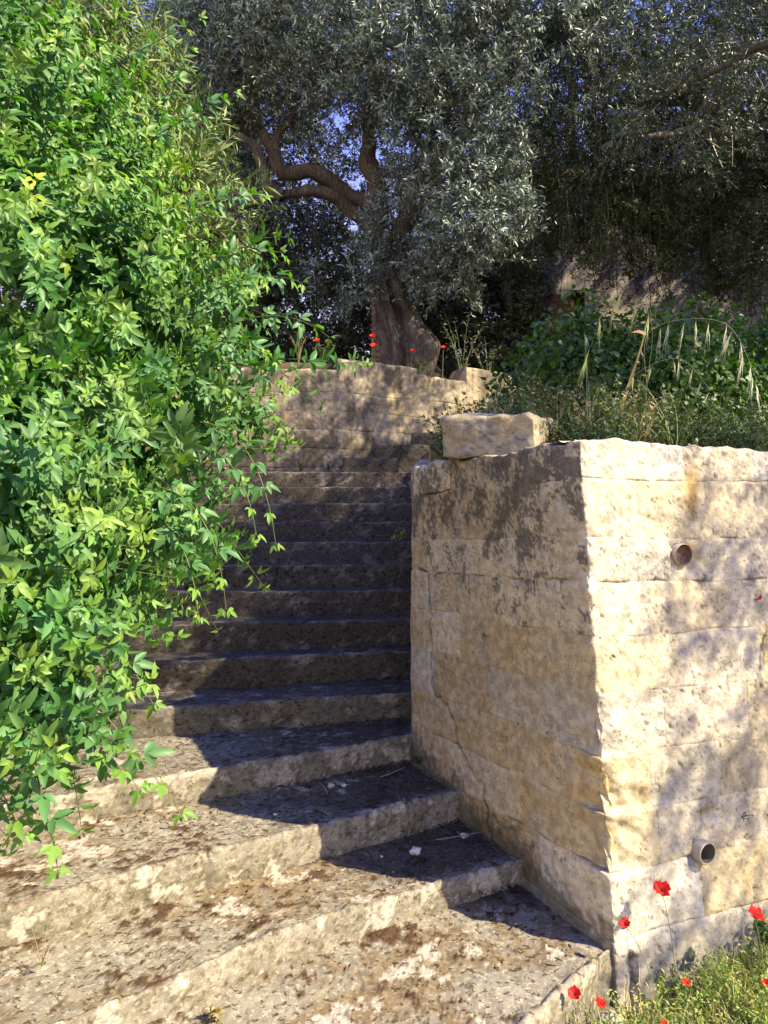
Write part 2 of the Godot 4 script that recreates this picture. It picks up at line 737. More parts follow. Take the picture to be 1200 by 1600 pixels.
func near_tint(u: float, v: float, own: float, warm: float, g: float) -> Color:
	var big := F.get_noise_3d(u * 1.9, v * 1.9, 60.0)
	var mid := F.get_noise_3d(u * 6.0, v * 6.0, 61.0)
	var fine := F.get_noise_3d(u * 24.0, v * 24.0, 62.0)
	var col: Color
	if u <= 0.0:
		col = Color(0.68, 0.525, 0.285).lerp(Color(0.68, 0.57, 0.37), clampf(0.5 + big * 0.9 + own * 0.5, 0, 1))
		# ochre bloom, strongest near the ground
		col = col.lerp(Color(0.58, 0.36, 0.13), clampf(sstep(0.05, 0.45, mid + warm * 0.45) * sstep(1.4, 0.5, v) * 0.42, 0, 1))
		# grey lime runs
		col = col.lerp(Color(0.58, 0.51, 0.38), 0.6 * sstep(0.18, 0.5, F.get_noise_3d(u * 3.5 + 9.0, v * 1.4, 66.0)))
		col = col.lerp(Color(0.47, 0.43, 0.37), 0.55 * exp(-pow((u + 1.03) / 0.035, 2.0)) * sstep(1.2, 1.5, v) * sstep(1.95, 1.7, v))
		# black lichen that creeps down from the top
		var black := fine * 0.75 + mid * 1.0 + big * 0.5 + sstep(1.25, 1.9, v) * 0.50 - 0.34
		black += 0.32 * exp(-pow((u + 0.40) / 0.13, 2.0)) * sstep(1.30, 1.42, v)
		if v > 1.205 and v < 1.412 and u > -0.70 and u < -0.36:
			black += 0.26 + 0.12 * mid
		if v < 1.205:
			black -= 0.35
		col = col.lerp(Color(0.15, 0.125, 0.09), clampf(sstep(0.02, 0.26, black + 0.38 * N.get_noise_3d(u * 60.0, v * 60.0, 3.0)) * 0.85, 0, 1))
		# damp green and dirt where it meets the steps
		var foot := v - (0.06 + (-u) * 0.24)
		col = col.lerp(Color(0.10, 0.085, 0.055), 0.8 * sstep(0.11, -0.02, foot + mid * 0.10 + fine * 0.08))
		var w := N.get_noise_2d(u * 14.0, v * 14.0) * 0.012
		col = col.lerp(Color(0.09, 0.06, 0.035), 0.85 * (1.0 - sstep(0.003, 0.010, seg_dist(Vector2(u + w, v + w), crack))))
	else:
		col = Color(0.66, 0.57, 0.395).lerp(Color(0.62, 0.56, 0.45), clampf(0.5 + big + own * 0.6, 0, 1))
		# rosy and golden bloom low down
		col = col.lerp(Color(0.56, 0.41, 0.22), 0.45 * sstep(0.15, 0.5, mid + warm * 0.3) * sstep(1.0, 0.6, v))
		# grey weathering higher up and to the right, block by block
		var grey := big * 0.8 + mid * 0.8 + fine * 0.3 + own * 0.5 + sstep(0.05, 0.9, u) * 0.42 + sstep(0.6, 1.9, v) * 0.42 - 0.42
		col = col.lerp(Color(0.35, 0.325, 0.295), clampf(sstep(-0.05, 0.6, grey) * 0.75, 0, 1))
		# black specks of lichen
		var sp := F.get_noise_3d(u * 38.0, v * 30.0, 71.0) + mid * 0.6 + big * 0.25 + sstep(0.8, 1.9, v) * 0.16
		col = col.lerp(Color(0.07, 0.06, 0.05), 0.65 * sstep(0.44, 0.64, sp))
		# ochre run above the upper pipe
		var ox := u - 0.575 - 0.05 * (v - 1.7) - 0.03 * N.get_noise_2d(v * 9.0, 3.0)
		col = col.lerp(Color(0.40, 0.26, 0.07), 0.8 * exp(-pow(ox / 0.045, 2.0)) * sstep(1.45, 1.56, v) * sstep(1.97, 1.82, v) * sstep(-0.3, 0.1, mid + 0.1))
		# a paler strip beside the corner
		col = col.lerp(Color(0.74, 0.64, 0.44), 0.6 * exp(-pow(u / 0.16, 2.0)))
		col = col.lerp(Color(0.16, 0.11, 0.065), 0.75 * pits(u, v))
		# damp foot
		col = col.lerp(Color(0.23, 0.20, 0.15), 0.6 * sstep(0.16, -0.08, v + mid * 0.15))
	if v > near_top(u):
		col = col.lerp(Color(0.46, 0.41, 0.31), 0.4)
	var tone := 1.0 + 0.20 * fine + 0.26 * own
	col = Color(col.r * tone, col.g * tone * (1.0 - 0.06 * warm), col.b * tone * (1.0 - 0.22 * warm))
	col = col.lerp(Color(0.13, 0.10, 0.065), clampf(sstep(0.10, 0.45, g) * 0.8, 0, 1))
	col.a = 1.0
	return col


func corner_wall() -> void:
	var w := thing("stone_wall", "tall corner wall of weathered tan tufa blocks to the right of the stairs", "wall", Vector3.ZERO)
	# for each course: where the upright joints stand, and how open they are
	var joints := [
		[[-1.2, 0.3], [-0.62, 0.1], [0.30, 0.12], [0.78, 0.15], [1.2, 0.2]],
		[[-0.95, 0.2], [-0.42, 0.1], [0.46, 0.15], [0.95, 0.2]],
		[[-1.15, 0.15], [-0.55, 0.15], [0.26, 0.3], [0.70, 0.15], [1.22, 0.2]],
		[[-0.90, 0.15], [-0.38, 0.1], [0.24, 0.15], [0.62, 0.25], [1.0, 0.2]],
		[[-1.31, 0.5], [-0.75, 0.12], [0.33, 0.12], [0.80, 0.15], [1.25, 0.2]],
		[[-1.335, 0.7], [-1.02, 0.12], [-0.52, 0.2], [0.44, 0.12], [0.92, 0.15]],
		[[-1.36, 0.8], [-0.69, 0.3], [0.30, 0.15], [0.75, 0.2], [1.2, 0.2]],
		[[-1.36, 0.35], [-0.36, 0.45], [0.40, 0.15], [0.90, 0.3]],
		[[-1.43, 0.9], [-0.45, 0.25], [0.28, 0.15], [0.66, 0.2], [1.1, 0.2]],
		[[-1.095, 1.0], [-0.42, 0.5], [0.235, 0.2], [0.56, 0.15], [0.98, 0.25]],
	]
	var bed := [0.3, 0.2, 0.35, 0.3, 0.15, 0.12, 0.2, 0.35, 0.2, 0.25, 0.0]
	for k in 10:
		for q in joints[k]:
			if q[1] < 0.45:
				q[1] *= 0.6
		var v0: float = NEAR_V[k]
		var v1: float = NEAR_V[k + 1] if k < 9 else 2.33
		var us := [[-3.6, 0.5], [-2.7, 0.5], [-2.1, 0.5]]
		us.append_array(joints[k])
		us.append_array([[1.65, 0.3], [2.2, 0.3], [2.9, 0.3], [3.6, 0.3]])
		for j in us.size() - 1:
			var a: float = us[j][0]
			var b: float = us[j + 1][0]
			var near := b > -1.75 and a < 1.2
			var fine := 0.0085 if a > -0.8 else 0.011
			var top: float = bed[k + 1]
			var low: float = bed[k]
			if k == 9 and b <= -1.0 and b > -1.7:
				low = 0.9
			if k == 8 and b <= -1.0 and b > -1.7:
				top = 0.9
			if k == 6 and b <= -1.3 and b > -1.7:
				top = 0.7
			if k == 7 and b <= -1.3 and b > -1.7:
				low = 0.7
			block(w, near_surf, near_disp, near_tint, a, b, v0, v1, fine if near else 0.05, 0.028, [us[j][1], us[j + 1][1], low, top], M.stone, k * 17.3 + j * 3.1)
	# core behind the facing, so that it is a solid wall
	# the loose block left lying on the end of the wall
	var s := Buf.new()
	rough_block(s, Vector3(0.70, 0.22, 0.49), 0.03, 0.024, Color(0.50, 0.40, 0.24), 5.0)
	var loose := part("loose_block", s.mesh(), M.stone, self)
	loose.transform = Transform3D(Basis(Vector3.UP, 1.145) * Basis(Vector3.RIGHT, 0.0) * Basis(Vector3.BACK, 0.045), Vector3(0.645, WALL_TOP + 0.126, -4.28))
	tag(loose, "single loose tan stone block lying on top of the corner wall above the stairs", "stone block")


# a stone with six rounded faces, standing about the origin
func rough_block(b: Buf, size: Vector3, r: float, rough: float, col: Color, sd: float, n := 22) -> void:
	var h := size * 0.5
	var faces := [[Vector3.RIGHT, Vector3.BACK], [Vector3.LEFT, Vector3.FORWARD], [Vector3.BACK, Vector3.LEFT], [Vector3.FORWARD, Vector3.RIGHT], [Vector3.UP, Vector3.RIGHT], [Vector3.DOWN, Vector3.RIGHT]]
	for f in faces:
		var nrm: Vector3 = f[0]
		var su: Vector3 = f[1]
		var sv := nrm.cross(su)
		var p := PackedVector3Array()
		var c := PackedColorArray()
		for y in n + 1:
			for x in n + 1:
				var q := nrm + su * (2.0 * x / n - 1.0) + sv * (2.0 * y / n - 1.0)
				var raw := q * h
				var inner := Vector3(clampf(raw.x, -h.x + r, h.x - r), clampf(raw.y, -h.y + r, h.y - r), clampf(raw.z, -h.z + r, h.z - r))
				var d := raw - inner
				var at := inner + (d.normalized() * r if d.length() > 1e-6 else Vector3.ZERO)
				var dir := d.normalized() if d.length() > 1e-6 else nrm
				at += dir * (rough * F.get_noise_3d(at.x * 6.0 + sd, at.y * 6.0, at.z * 6.0 - sd) + rough * 1.2 * N.get_noise_3d(at.x * 2.0 - sd, at.y * 2.0, at.z * 2.0))
				p.append(at)
				var mid := F.get_noise_3d(at.x * 5.0 + sd, at.y * 5.0, at.z * 5.0)
				var fine := F.get_noise_3d(at.x * 30.0, at.y * 30.0, at.z * 30.0 + sd)
				var cc := col.lerp(Color(0.42, 0.38, 0.31) if col.r > 0.2 else col * 1.6, clampf(0.4 + mid * 1.2 + (0.35 if nrm.y > 0.5 else 0.0), 0, 1))
				cc = cc.lerp(Color(0.09, 0.075, 0.055), 0.75 * sstep(0.22, 0.5, mid * 0.6 + fine * 0.7))
				cc = cc * (1.0 + 0.15 * fine)
				cc.a = 1.0
				c.append(cc)
		b.grid(p, c, n + 1, n + 1, true)


# ---- the wall at the head of the stairs

const BACK_L := 2.7        # length of its left part, u < 0
func back_path(u: float, _y: float) -> Vector2:
	if absf(u) < 0.12:
		var t := (u + 0.12) / 0.24
		var p0 := BE + Vector2(-0.12, 0.0)
		var p2 := BE + (BF - BE).normalized() * 0.12
		return p0.lerp(BE, t).lerp(BE.lerp(p2, t), t)
	if u < 0.0:
		return BE + Vector2(u, u * -0.02)
	return BE + (BF - BE).normalized() * u


func back_top(u: float) -> float:
	var h := 3.56 if u < -0.02 else 3.70
	if u > 1.05:
		h = 3.62
	if u > 1.78:
		h = 3.80
	return h + 0.012 * N.get_noise_2d(u * 3.0, 40.0) - 0.012 * u


func back_surf(u: float, v: float) -> Array:
	v += 0.02 * F.get_noise_3d(u * 2.0, v * 2.0, 94.0) * sstep(3.9, 3.5, v)
	return over_top(u, v, back_top(u), 0.03, back_path)


func back_disp(u: float, v: float) -> float:
	return 0.022 * F.get_noise_3d(u * 1.7, v * 1.7, 103.0) + 0.008 * F.get_noise_3d(u * 9.0, v * 9.0, 108.0)


func back_tint(u: float, v: float, own: float, warm: float, g: float) -> Color:
	var big := F.get_noise_3d(u * 1.5, v * 1.5, 160.0)
	var mid := F.get_noise_3d(u * 4.0, v * 4.0, 161.0)
	var fine := F.get_noise_3d(u * 16.0, v * 16.0, 162.0)
	var col := Color(0.50, 0.41, 0.26).lerp(Color(0.44, 0.37, 0.25), clampf(0.5 + big + own * 0.7, 0, 1))
	col = col.lerp(Color(0.52, 0.36, 0.16), 0.4 * sstep(0.1, 0.5, mid + warm * 0.4))
	# dark streaks run down from the coping; the foot is black and damp
	var run := F.get_noise_3d(u * 4.5, v * 0.6, 166.0)
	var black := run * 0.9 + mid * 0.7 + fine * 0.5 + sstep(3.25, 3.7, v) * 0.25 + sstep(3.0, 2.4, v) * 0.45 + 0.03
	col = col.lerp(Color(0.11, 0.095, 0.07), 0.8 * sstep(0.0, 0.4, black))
	col = col * (1.0 + 0.18 * fine + 0.14 * own)
	col = col.lerp(Color(0.10, 0.08, 0.05), clampf(sstep(0.25, 0.8, g) * 0.7, 0, 1))
	col.a = 1.0
	return col


func back_wall() -> void:
	var w := thing("stone_wall", "low pale stone retaining wall at the head of the stairs under the olive", "wall", Vector3.ZERO)
	var vs := [1.9, 2.18, 2.42, 2.64, 2.86, 3.08, 3.29]
	for k in vs.size():
		var last: bool = k == vs.size() - 1
		var ends := [-2.7]
		var u := -2.7 + 0.25 + 0.22 * (k % 2)
		while u < 2.55:
			ends.append(u)
			u += 0.50 + 0.2 * N.get_noise_2d(u * 5.0, k * 3.0)
		ends.append(2.61)
		if last:
			ends = [-2.7, -2.1, -1.6, -1.1, -0.6, -0.02, 0.50, 1.05, 1.42, 1.78, 2.2, 2.61]
		for j in ends.size() - 1:
			var v1: float = 3.29 if last else vs[k + 1]
			if last:
				v1 = back_top((ends[j] + ends[j + 1]) * 0.5) + 0.30
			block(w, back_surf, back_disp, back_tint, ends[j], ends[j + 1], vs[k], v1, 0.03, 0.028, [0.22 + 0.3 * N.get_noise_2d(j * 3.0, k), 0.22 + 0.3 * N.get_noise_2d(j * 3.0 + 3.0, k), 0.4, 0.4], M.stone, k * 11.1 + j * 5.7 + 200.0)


# ---------------------------------------------------------------- the stairs

# noses of the steps, right to left: height, then plan points
var NOSE := [
	[0.07, [Vector2(0.93, -3.02), Vector2(0.846, -3.035), Vector2(0.587, -2.73), Vector2(0.40, -2.50), Vector2(0.10, -2.12), Vector2(-0.30, -1.75), Vector2(-1.2, -1.25), Vector2(-2.6, -0.8)]],
	[0.178, [Vector2(0.86, -3.80), Vector2(0.617, -3.60), Vector2(0.269, -3.374), Vector2(-0.365, -2.93), Vector2(-0.72, -2.58), Vector2(-1.20, -2.20), Vector2(-1.8, -1.95), Vector2(-2.6, -1.75)]],
	[0.322, [Vector2(0.62, -4.25), Vector2(0.374, -4.09), Vector2(-0.313, -3.58), Vector2(-0.795, -3.243), Vector2(-1.125, -2.96), Vector2(-1.45, -2.75), Vector2(-2.0, -2.5), Vector2(-2.6, -2.35)]],
	[0.465, [Vector2(0.40, -4.79), Vector2(0.129, -4.64), Vector2(-0.73, -4.04), Vector2(-1.263, -3.70), Vector2(-1.61, -3.42), Vector2(-2.1, -3.15), Vector2(-2.6, -2.95)]],
	[0.625, [Vector2(0.45, -5.18), Vector2(0.142, -5.10), Vector2(-0.65, -4.85), Vector2(-1.414, -4.58), Vector2(-2.6, -4.1)]],
	[0.81, [Vector2(0.45, -5.72), Vector2(0.16, -5.66), Vector2(-0.7, -5.38), Vector2(-1.64, -5.09), Vector2(-2.6, -4.8)]],
	[1.0, [Vector2(0.45, -6.02), Vector2(-0.6, -5.82), Vector2(-1.585, -5.6), Vector2(-2.6, -5.4)]],
	[1.19, [Vector2(0.45, -6.40), Vector2(-0.6, -6.27), Vector2(-1.6, -6.15), Vector2(-2.6, -6.0)]],
	[1.38, [Vector2(0.45, -6.78), Vector2(-0.6, -6.70), Vector2(-1.6, -6.64), Vector2(-2.6, -6.55)]],
	[1.57, [Vector2(0.45, -7.17), Vector2(-0.6, -7.14), Vector2(-1.6, -7.08), Vector2(-2.6, -7.05)]],
	[1.76, [Vector2(0.45, -7.57), Vector2(-1.0, -7.55), Vector2(-2.6, -7.5)]],
	[1.95, [Vector2(0.45, -7.97), Vector2(-1.0, -7.96), Vector2(-2.6, -7.94)]],
	[2.14, [Vector2(0.45, -8.37), Vector2(-1.0, -8.36), Vector2(-2.6, -8.35)]],
	[2.33, [Vector2(0.45, -8.74), Vector2(-1.0, -8.74), Vector2(-2.6, -8.73)]],
	[2.33, [Vector2(0.45, -9.45), Vector2(-1.0, -9.45), Vector2(-2.6, -9.45)]],
]


func along(pts: Array, k: int) -> Array:
	var c3 := []
	for q in pts:
		c3.append(Vector3(q.x, 0, q.y))
	var s := smooth_path(c3, 8)
	var lens := [0.0]
	for j in range(1, s.size()):
		lens.append(lens[j - 1] + s[j].distance_to(s[j - 1]))
	var out := []
	var at := 0
	for j in k + 1:
		var want: float = lens[-1] * j / k
		while at < lens.size() - 2 and lens[at + 1] < want:
			at += 1
		var t: float = clampf((want - lens[at]) / maxf(lens[at + 1] - lens[at], 1e-6), 0, 1)
		out.append(s[at].lerp(s[at + 1], t))
	return out


func step_tint(at: Vector3, up: float, rise: float, high: float, edge: float, back: float) -> Color:
	# up: 1 on the tread, 0 on the riser; rise: metres above the foot of the riser; high: 0 at the bottom steps, 1 higher up
	var x := at.x
	var z := at.z
	var y := at.y
	var big := F.get_noise_3d(x * 1.3, y * 2.0, z * 1.3 + 70.0)
	var mid := F.get_noise_3d(x * 4.5, y * 4.5, z * 4.5 + 71.0)
	var fine := F.get_noise_3d(x * 22.0, y * 22.0, z * 22.0 + 72.0)
	var grit := N.get_noise_3d(x * 75.0, y * 75.0, z * 75.0)
	var col := Color(0.36, 0.32, 0.245).lerp(Color(0.25, 0.225, 0.165), clampf(0.5 + big + mid * 0.5, 0, 1))
	# olive-grey algae on the risers
	col = col.lerp(Color(0.19, 0.17, 0.105), (1.0 - up) * sstep(-0.12, 0.14, mid + 0.5 * fine + 0.3 * big) * 0.85)
	# brown film of dry moss on the treads
	var film := up * sstep(-0.12, 0.2, big * 0.9 + mid * 0.8 + fine * 0.4 + 0.02 - 0.25 * sstep(-0.9, -1.5, x))
	col = col.lerp(Color(0.25, 0.182, 0.10).lerp(Color(0.15, 0.105, 0.06), sstep(0.0, 0.4, fine + mid * 0.4)), film * 0.85)
	# white lichen, thick near the noses
	var lich := mid * 1.0 + fine * 0.28 + big * 0.5 + 0.20 * sstep(0.16, 0.0, edge) + 0.26 * up * sstep(0.10, 0.0, back) - 0.14 + 0.10 * (1.0 - up)
	col = col.lerp(Color(0.56, 0.50, 0.40), sstep(0.20, 0.255, lich) * 0.88)
	# dark red-brown moss cushions on the treads
	col = col.lerp(Color(0.085, 0.045, 0.024), up * moss_at(x, z) * 0.93)
	# dark speckle
	col = col.lerp(Color(0.10, 0.085, 0.06), 0.65 * sstep(0.26, 0.5, fine + grit * 0.4))
	# the lower treads turn dark brown towards the wall
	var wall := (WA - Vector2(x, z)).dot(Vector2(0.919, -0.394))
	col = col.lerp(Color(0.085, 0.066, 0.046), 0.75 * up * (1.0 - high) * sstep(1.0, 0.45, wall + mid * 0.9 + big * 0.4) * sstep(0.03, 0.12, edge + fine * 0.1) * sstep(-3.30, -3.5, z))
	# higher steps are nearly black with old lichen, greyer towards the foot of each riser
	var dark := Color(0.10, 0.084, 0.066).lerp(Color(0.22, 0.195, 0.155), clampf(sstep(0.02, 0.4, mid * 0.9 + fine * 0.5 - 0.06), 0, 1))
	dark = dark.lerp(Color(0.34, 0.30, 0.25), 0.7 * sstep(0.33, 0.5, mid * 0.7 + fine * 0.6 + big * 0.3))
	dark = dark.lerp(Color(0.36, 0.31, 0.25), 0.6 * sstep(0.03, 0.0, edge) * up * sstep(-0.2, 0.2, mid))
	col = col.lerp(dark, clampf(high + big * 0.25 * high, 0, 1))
	col = col * (1.36 + 0.28 * fine + 0.2 * grit)
	col.a = 1.0
	return col


func moss_at(x: float, z: float) -> float:
	var a := F.get_noise_3d(x * 2.2, 80.0, z * 2.2) * 0.8 + F.get_noise_3d(x * 12.0, 81.0, z * 12.0) * 1.0
	return sstep(0.28, 0.40, a)


func stairs() -> void:
	var st := thing("stone_stairs", "broad flight of worn concrete and stone steps climbing between the walls", "stairs")
	var last := NOSE.size() - 1
	for k in last:
		var near := k < 4
		var cols := [360, 360, 330, 260, 150, 130, 120, 110, 100, 90, 90, 90, 90, 90][k] as int
		var front := along(NOSE[k][1], cols)
		var back := along(NOSE[k + 1][1], cols)
		var h: float = NOSE[k][0]
		var below: float = NOSE[k - 1][0] if k > 0 else -0.30
		var r := 0.022 if near else 0.018
		var cell := 0.009 if k < 3 else (0.014 if k < 6 else 0.022)
		var rows := []          # [kind, amount]
		var rise := h - below
		var nr := maxi(3, roundi((rise - r + 0.03) / cell))
		for j in nr:
			rows.append([0, -0.03 + (rise - r + 0.03) * j / nr])
		for j in 5:
			rows.append([1, PI * 0.5 * j / 4.0])
		var nt := maxi(6, roundi(0.52 / cell))
		for j in range(1, nt + 1):
			rows.append([2, float(j) / nt])
		var p := PackedVector3Array()
		var c := PackedColorArray()
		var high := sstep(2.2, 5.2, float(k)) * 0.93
		for q in rows:
			for j in cols + 1:
				var f: Vector3 = front[j]
				var bk: Vector3 = back[j]
				var t: Vector3 = front[mini(j + 1, cols)] - front[maxi(j - 1, 0)]
				var inward := Vector3(-t.z, 0, t.x).normalized()
				if inward.dot(bk - f) < 0.0:
					inward = -inward
				var at: Vector3
				var up := 0.0
				var edge := 0.0
				var behind := 1.0
				var rs := 0.0
				var nrm := -inward
				# the nose is chipped and wavy
				var chip := (0.034 if k == 0 else 0.016) * F.get_noise_3d(f.x * 2.2, k * 7.0, f.z * 2.2) + 0.010 * F.get_noise_3d(f.x * 10.0, k * 5.0, f.z * 10.0)
				if q[0] == 0:
					rs = q[1]
					at = f + Vector3.UP * (below + rs)
					edge = rise - rs
				elif q[0] == 1:
					var a: float = q[1]
					nrm = -inward * cos(a) + Vector3.UP * sin(a)
					at = f + inward * r + Vector3.UP * (h - r) + nrm * r
					up = a / (PI * 0.5)
					rs = rise
				else:
					var s: float = q[1]
					var reach := bk + (bk - f).normalized() * 0.06
					at = (f + inward * r).lerp(reach, s) + Vector3.UP * h
					up = 1.0
					nrm = Vector3.UP
					edge = s * f.distance_to(bk)
					behind = (1.0 - s) * f.distance_to(bk)
					rs = rise
					at.y -= 0.012 * sin(s * PI) + 0.012 * (1.0 - s)
				var bump := 0.010 * F.get_noise_3d(at.x * 2.6, at.y * 2.6, at.z * 2.6) + 0.0045 * F.get_noise_3d(at.x * 13.0, at.y * 13.0, at.z * 13.0 + 9.0)
				if up > 0.9 and near:
					bump += 0.008 * moss_at(at.x, at.z) * (0.6 + 0.6 * N.get_noise_3d(at.x * 60.0, 1.0, at.z * 60.0))
				at += nrm * (bump + chip * (1.0 if up < 0.99 else sstep(0.08, 0.0, edge)))
				p.append(at)
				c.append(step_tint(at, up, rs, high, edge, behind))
		var b := Buf.new()
		b.grid(p, c, rows.size(), cols + 1, true)
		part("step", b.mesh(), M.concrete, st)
	# three short steps turn off to the right at the top
	var xs := [-0.46, -0.08, 0.36, 0.9, 1.5]
	for k in 4:
		var b := Buf.new()
		rough_block(b, Vector3(0.62, 0.5, 1.2), 0.02, 0.012, Color(0.13, 0.11, 0.085), 40.0 + k, 24)  # the dark colour stands in for shade on these steps
		var o := part("step", b.mesh(), M.concrete, st)
		o.position = Vector3(xs[k] + 0.31, 2.50 + 0.165 * k - 0.25, -9.50 - 0.16 * k)
		o.rotation.y = -0.04 * k


# ---------------------------------------------------------------- the house behind

func box_mesh(size: Vector3, col: Color, rough := 0.0, sd := 1.0, n := 6) -> ArrayMesh:
	var b := Buf.new()
	rough_block(b, size, minf(0.01, size.x * 0.2), rough, col, sd, n)
	return b.mesh()


func house() -> void:
	var h := thing("house", "pale plastered house half hidden behind the hanging foliage above the bank", "house", Vector3(5.2, 3.9, -15.0))
	var b := Buf.new()
	# front wall with an opening for the window near its left end
	var col := Color(0.62, 0.54, 0.46)
	for q in [[-2.0, -1.80, 0.0, 4.3], [-1.45, 4.2, 0.0, 4.3], [-1.80, -1.45, 0.0, 0.9], [-1.80, -1.45, 2.35, 4.3]]:
		var c0 := b.v.size()
		rough_block(b, Vector3(q[1] - q[0], q[3] - q[2], 0.35), 0.004, 0.006, col, q[0] + 3.0, 12)
		for j in range(c0, b.v.size()):
			b.v[j] += Vector3((q[0] + q[1]) * 0.5, (q[2] + q[3]) * 0.5, 0.0)
	part("wall", b.mesh(), M.plaster, h)
	var roof := part("roof", box_mesh(Vector3(6.6, 0.22, 5.2), Color(0.28, 0.16, 0.10), 0.01, 3.0, 10), M.plaster, h)
	roof.position = Vector3(1.1, 4.43, -2.2)
	for s in [[-1.84, 0.175], [4.0, 0.175]]:
		var side := part("side_wall", box_mesh(Vector3(0.3, 4.3, 4.4), col, 0.006, s[0], 8), M.plaster, h)
		side.position = Vector3(s[0], 2.15, -2.4)
	var fr := part("window", box_mesh(Vector3(0.34, 1.44, 0.05), Color(0.14, 0.06, 0.04), 0.0, 2.0, 4), M.plain, h)
	fr.position = Vector3(-1.625, 1.62, 0.04)
	var shut := part("shutter", box_mesh(Vector3(0.13, 1.36, 0.03), Color(0.17, 0.07, 0.045), 0.0, 2.5, 4), M.plain, fr)
	shut.position = Vector3(-0.08, 0.0, 0.045)
	# two brick gate piers on the terrace, each course of bricks laid with its joints open
	for s in [[Vector3(2.98, 3.75, -13.6), 12, "thin brick pier beside the window of the pale house", 0.36], [Vector3(-0.03, 3.70, -12.4), 11, "thin brick pier in the shade left of the old olive trunk", 0.34]]:
		var pier := thing("brick_pier", s[2], "pier", s[0])
		var w: float = s[3]
		for k in s[1] * 2:
			for j in 2:
				var across: bool = k % 2 == 0
				var size := Vector3(w * 0.5 - 0.008, 0.072, w) if across else Vector3(w, 0.072, w * 0.5 - 0.008)
				var br := part("brick", box_mesh(size, Color(0.36, 0.15, 0.09) * (1.0 + 0.25 * N.get_noise_2d(k * 3.3, j * 7.0)), 0.004, k + j * 0.5, 3), M.stone, pier)
				var off := (j - 0.5) * w * 0.5
				br.position = Vector3(off if across else 0.0, 0.04 + k * 0.083, 0.0 if across else off)
		var core := part("mortar", box_mesh(Vector3(w - 0.03, s[1] * 2 * 0.083, w - 0.03), Color(0.36, 0.32, 0.27), 0.0, 2.0, 2), M.stone, pier)
		core.position = Vector3(0, s[1] * 0.083, 0)


# ---------------------------------------------------------------- trees

func olive_twig(leaves: int, length: float, leaf: float, width: float, a: Color, b: Color, droop := 0.2, wood := Color(0.16, 0.13, 0.09)) -> ArrayMesh:
	var m := Buf.new()
	var bend := Vector3(rng.randf_range(-0.12, 0.12), 0, rng.randf_range(-0.12, 0.12)) * length
	var path := bezier(Vector3.ZERO, Vector3(0, length * 0.5, 0), Vector3(0, length, 0) + bend, 4)
	m.tube(path, [0.004 * length / 0.3, 0.0035 * length / 0.3, 0.003 * length / 0.3, 0.002, 0.0012], 3, wood, 0, null, 1, false)
	# side shoots
	var stems := [[Vector3.ZERO, Vector3(0, length, 0) + bend]]
	for k in 3:
		var t := 0.15 + 0.2 * k
		var a0 := Vector3(0, length * t, 0)
		var ang := k * 2.4 + rng.randf() * 0.8
		stems.append([a0, a0 + Vector3(cos(ang) * 0.6, 0.75, sin(ang) * 0.6).normalized() * length * 0.55])
	for k in leaves:
		var s: Array = stems[k % 4]
		var t := rng.randf_range(0.1, 1.0)
		var at: Vector3 = s[0].lerp(s[1], t)
		var axis: Vector3 = (s[1] - s[0]).normalized()
		var out := axis.cross(rand_dir()).normalized()
		var dir := (out * 0.9 + axis * rng.randf_range(0.3, 1.0) + Vector3.UP * -droop * rng.randf()).normalized()
		var l := leaf * rng.randf_range(0.65, 1.15)
		m.blade(at, dir, (axis + rand_dir() * 0.6).normalized(), l, width * rng.randf_range(0.8, 1.2), jitter(a.lerp(b, pow(rng.randf(), 1.5)), 0.15))
	return m.mesh()


# places for twigs in and on rough balls of foliage; clump cuts gaps through them
func crown_places(balls: Array, count: int, clump: float, droop: float, size: float, inner := 0.35) -> Array:
	var total := 0.0
	for s in balls:
		total += s[1].x * s[1].y + s[1].y * s[1].z + s[1].x * s[1].z
	var out := []
	for s in balls:
		var r: Vector3 = s[1]
		var n := int(count * (r.x * r.y + r.y * r.z + r.x * r.z) / total)
		var made := 0
		var tries := 0
		while made < n and tries < n * 6:
			tries += 1
			var d := rand_dir()
			var k := pow(rng.randf_range(inner * inner * inner, 1.0), 1.0 / 3.0)
			var wob := 1.0 + 0.28 * N.get_noise_3d(s[0].x + d.x * 2.1, s[0].y + d.y * 2.1, s[0].z + d.z * 2.1)
			var at: Vector3 = s[0] + d * r * k * wob
			if F.get_noise_3d(at.x * 0.85, at.y * 0.85, at.z * 0.85) + 0.5 * N.get_noise_3d(at.x * 2.3, at.y * 2.3, at.z * 2.3) < clump:
				continue
			var dir := (d * 0.8 + rand_dir() * 0.6 + Vector3.UP * (0.15 - droop)).normalized()
			out.append(aim(at, dir, size * rng.randf_range(0.75, 1.3)))
			made += 1
	return out


func crown(parent: Node3D, twigs: Array, places: Array, tone := 0.12) -> void:
	var per := twigs.size()
	for j in per:
		var mine := []
		var cols := []
		for k in range(j, places.size(), per):
			mine.append(places[k])
			var t := 1.0 + rng.randf_range(-tone, tone) * 1.6
			cols.append(Color(t, t * (1.0 + rng.randf_range(-0.05, 0.05)), t))
		scatter("crown" if j == 0 else "crown_%03d" % j, twigs[j], M.olive_leaf, parent, mine, cols)


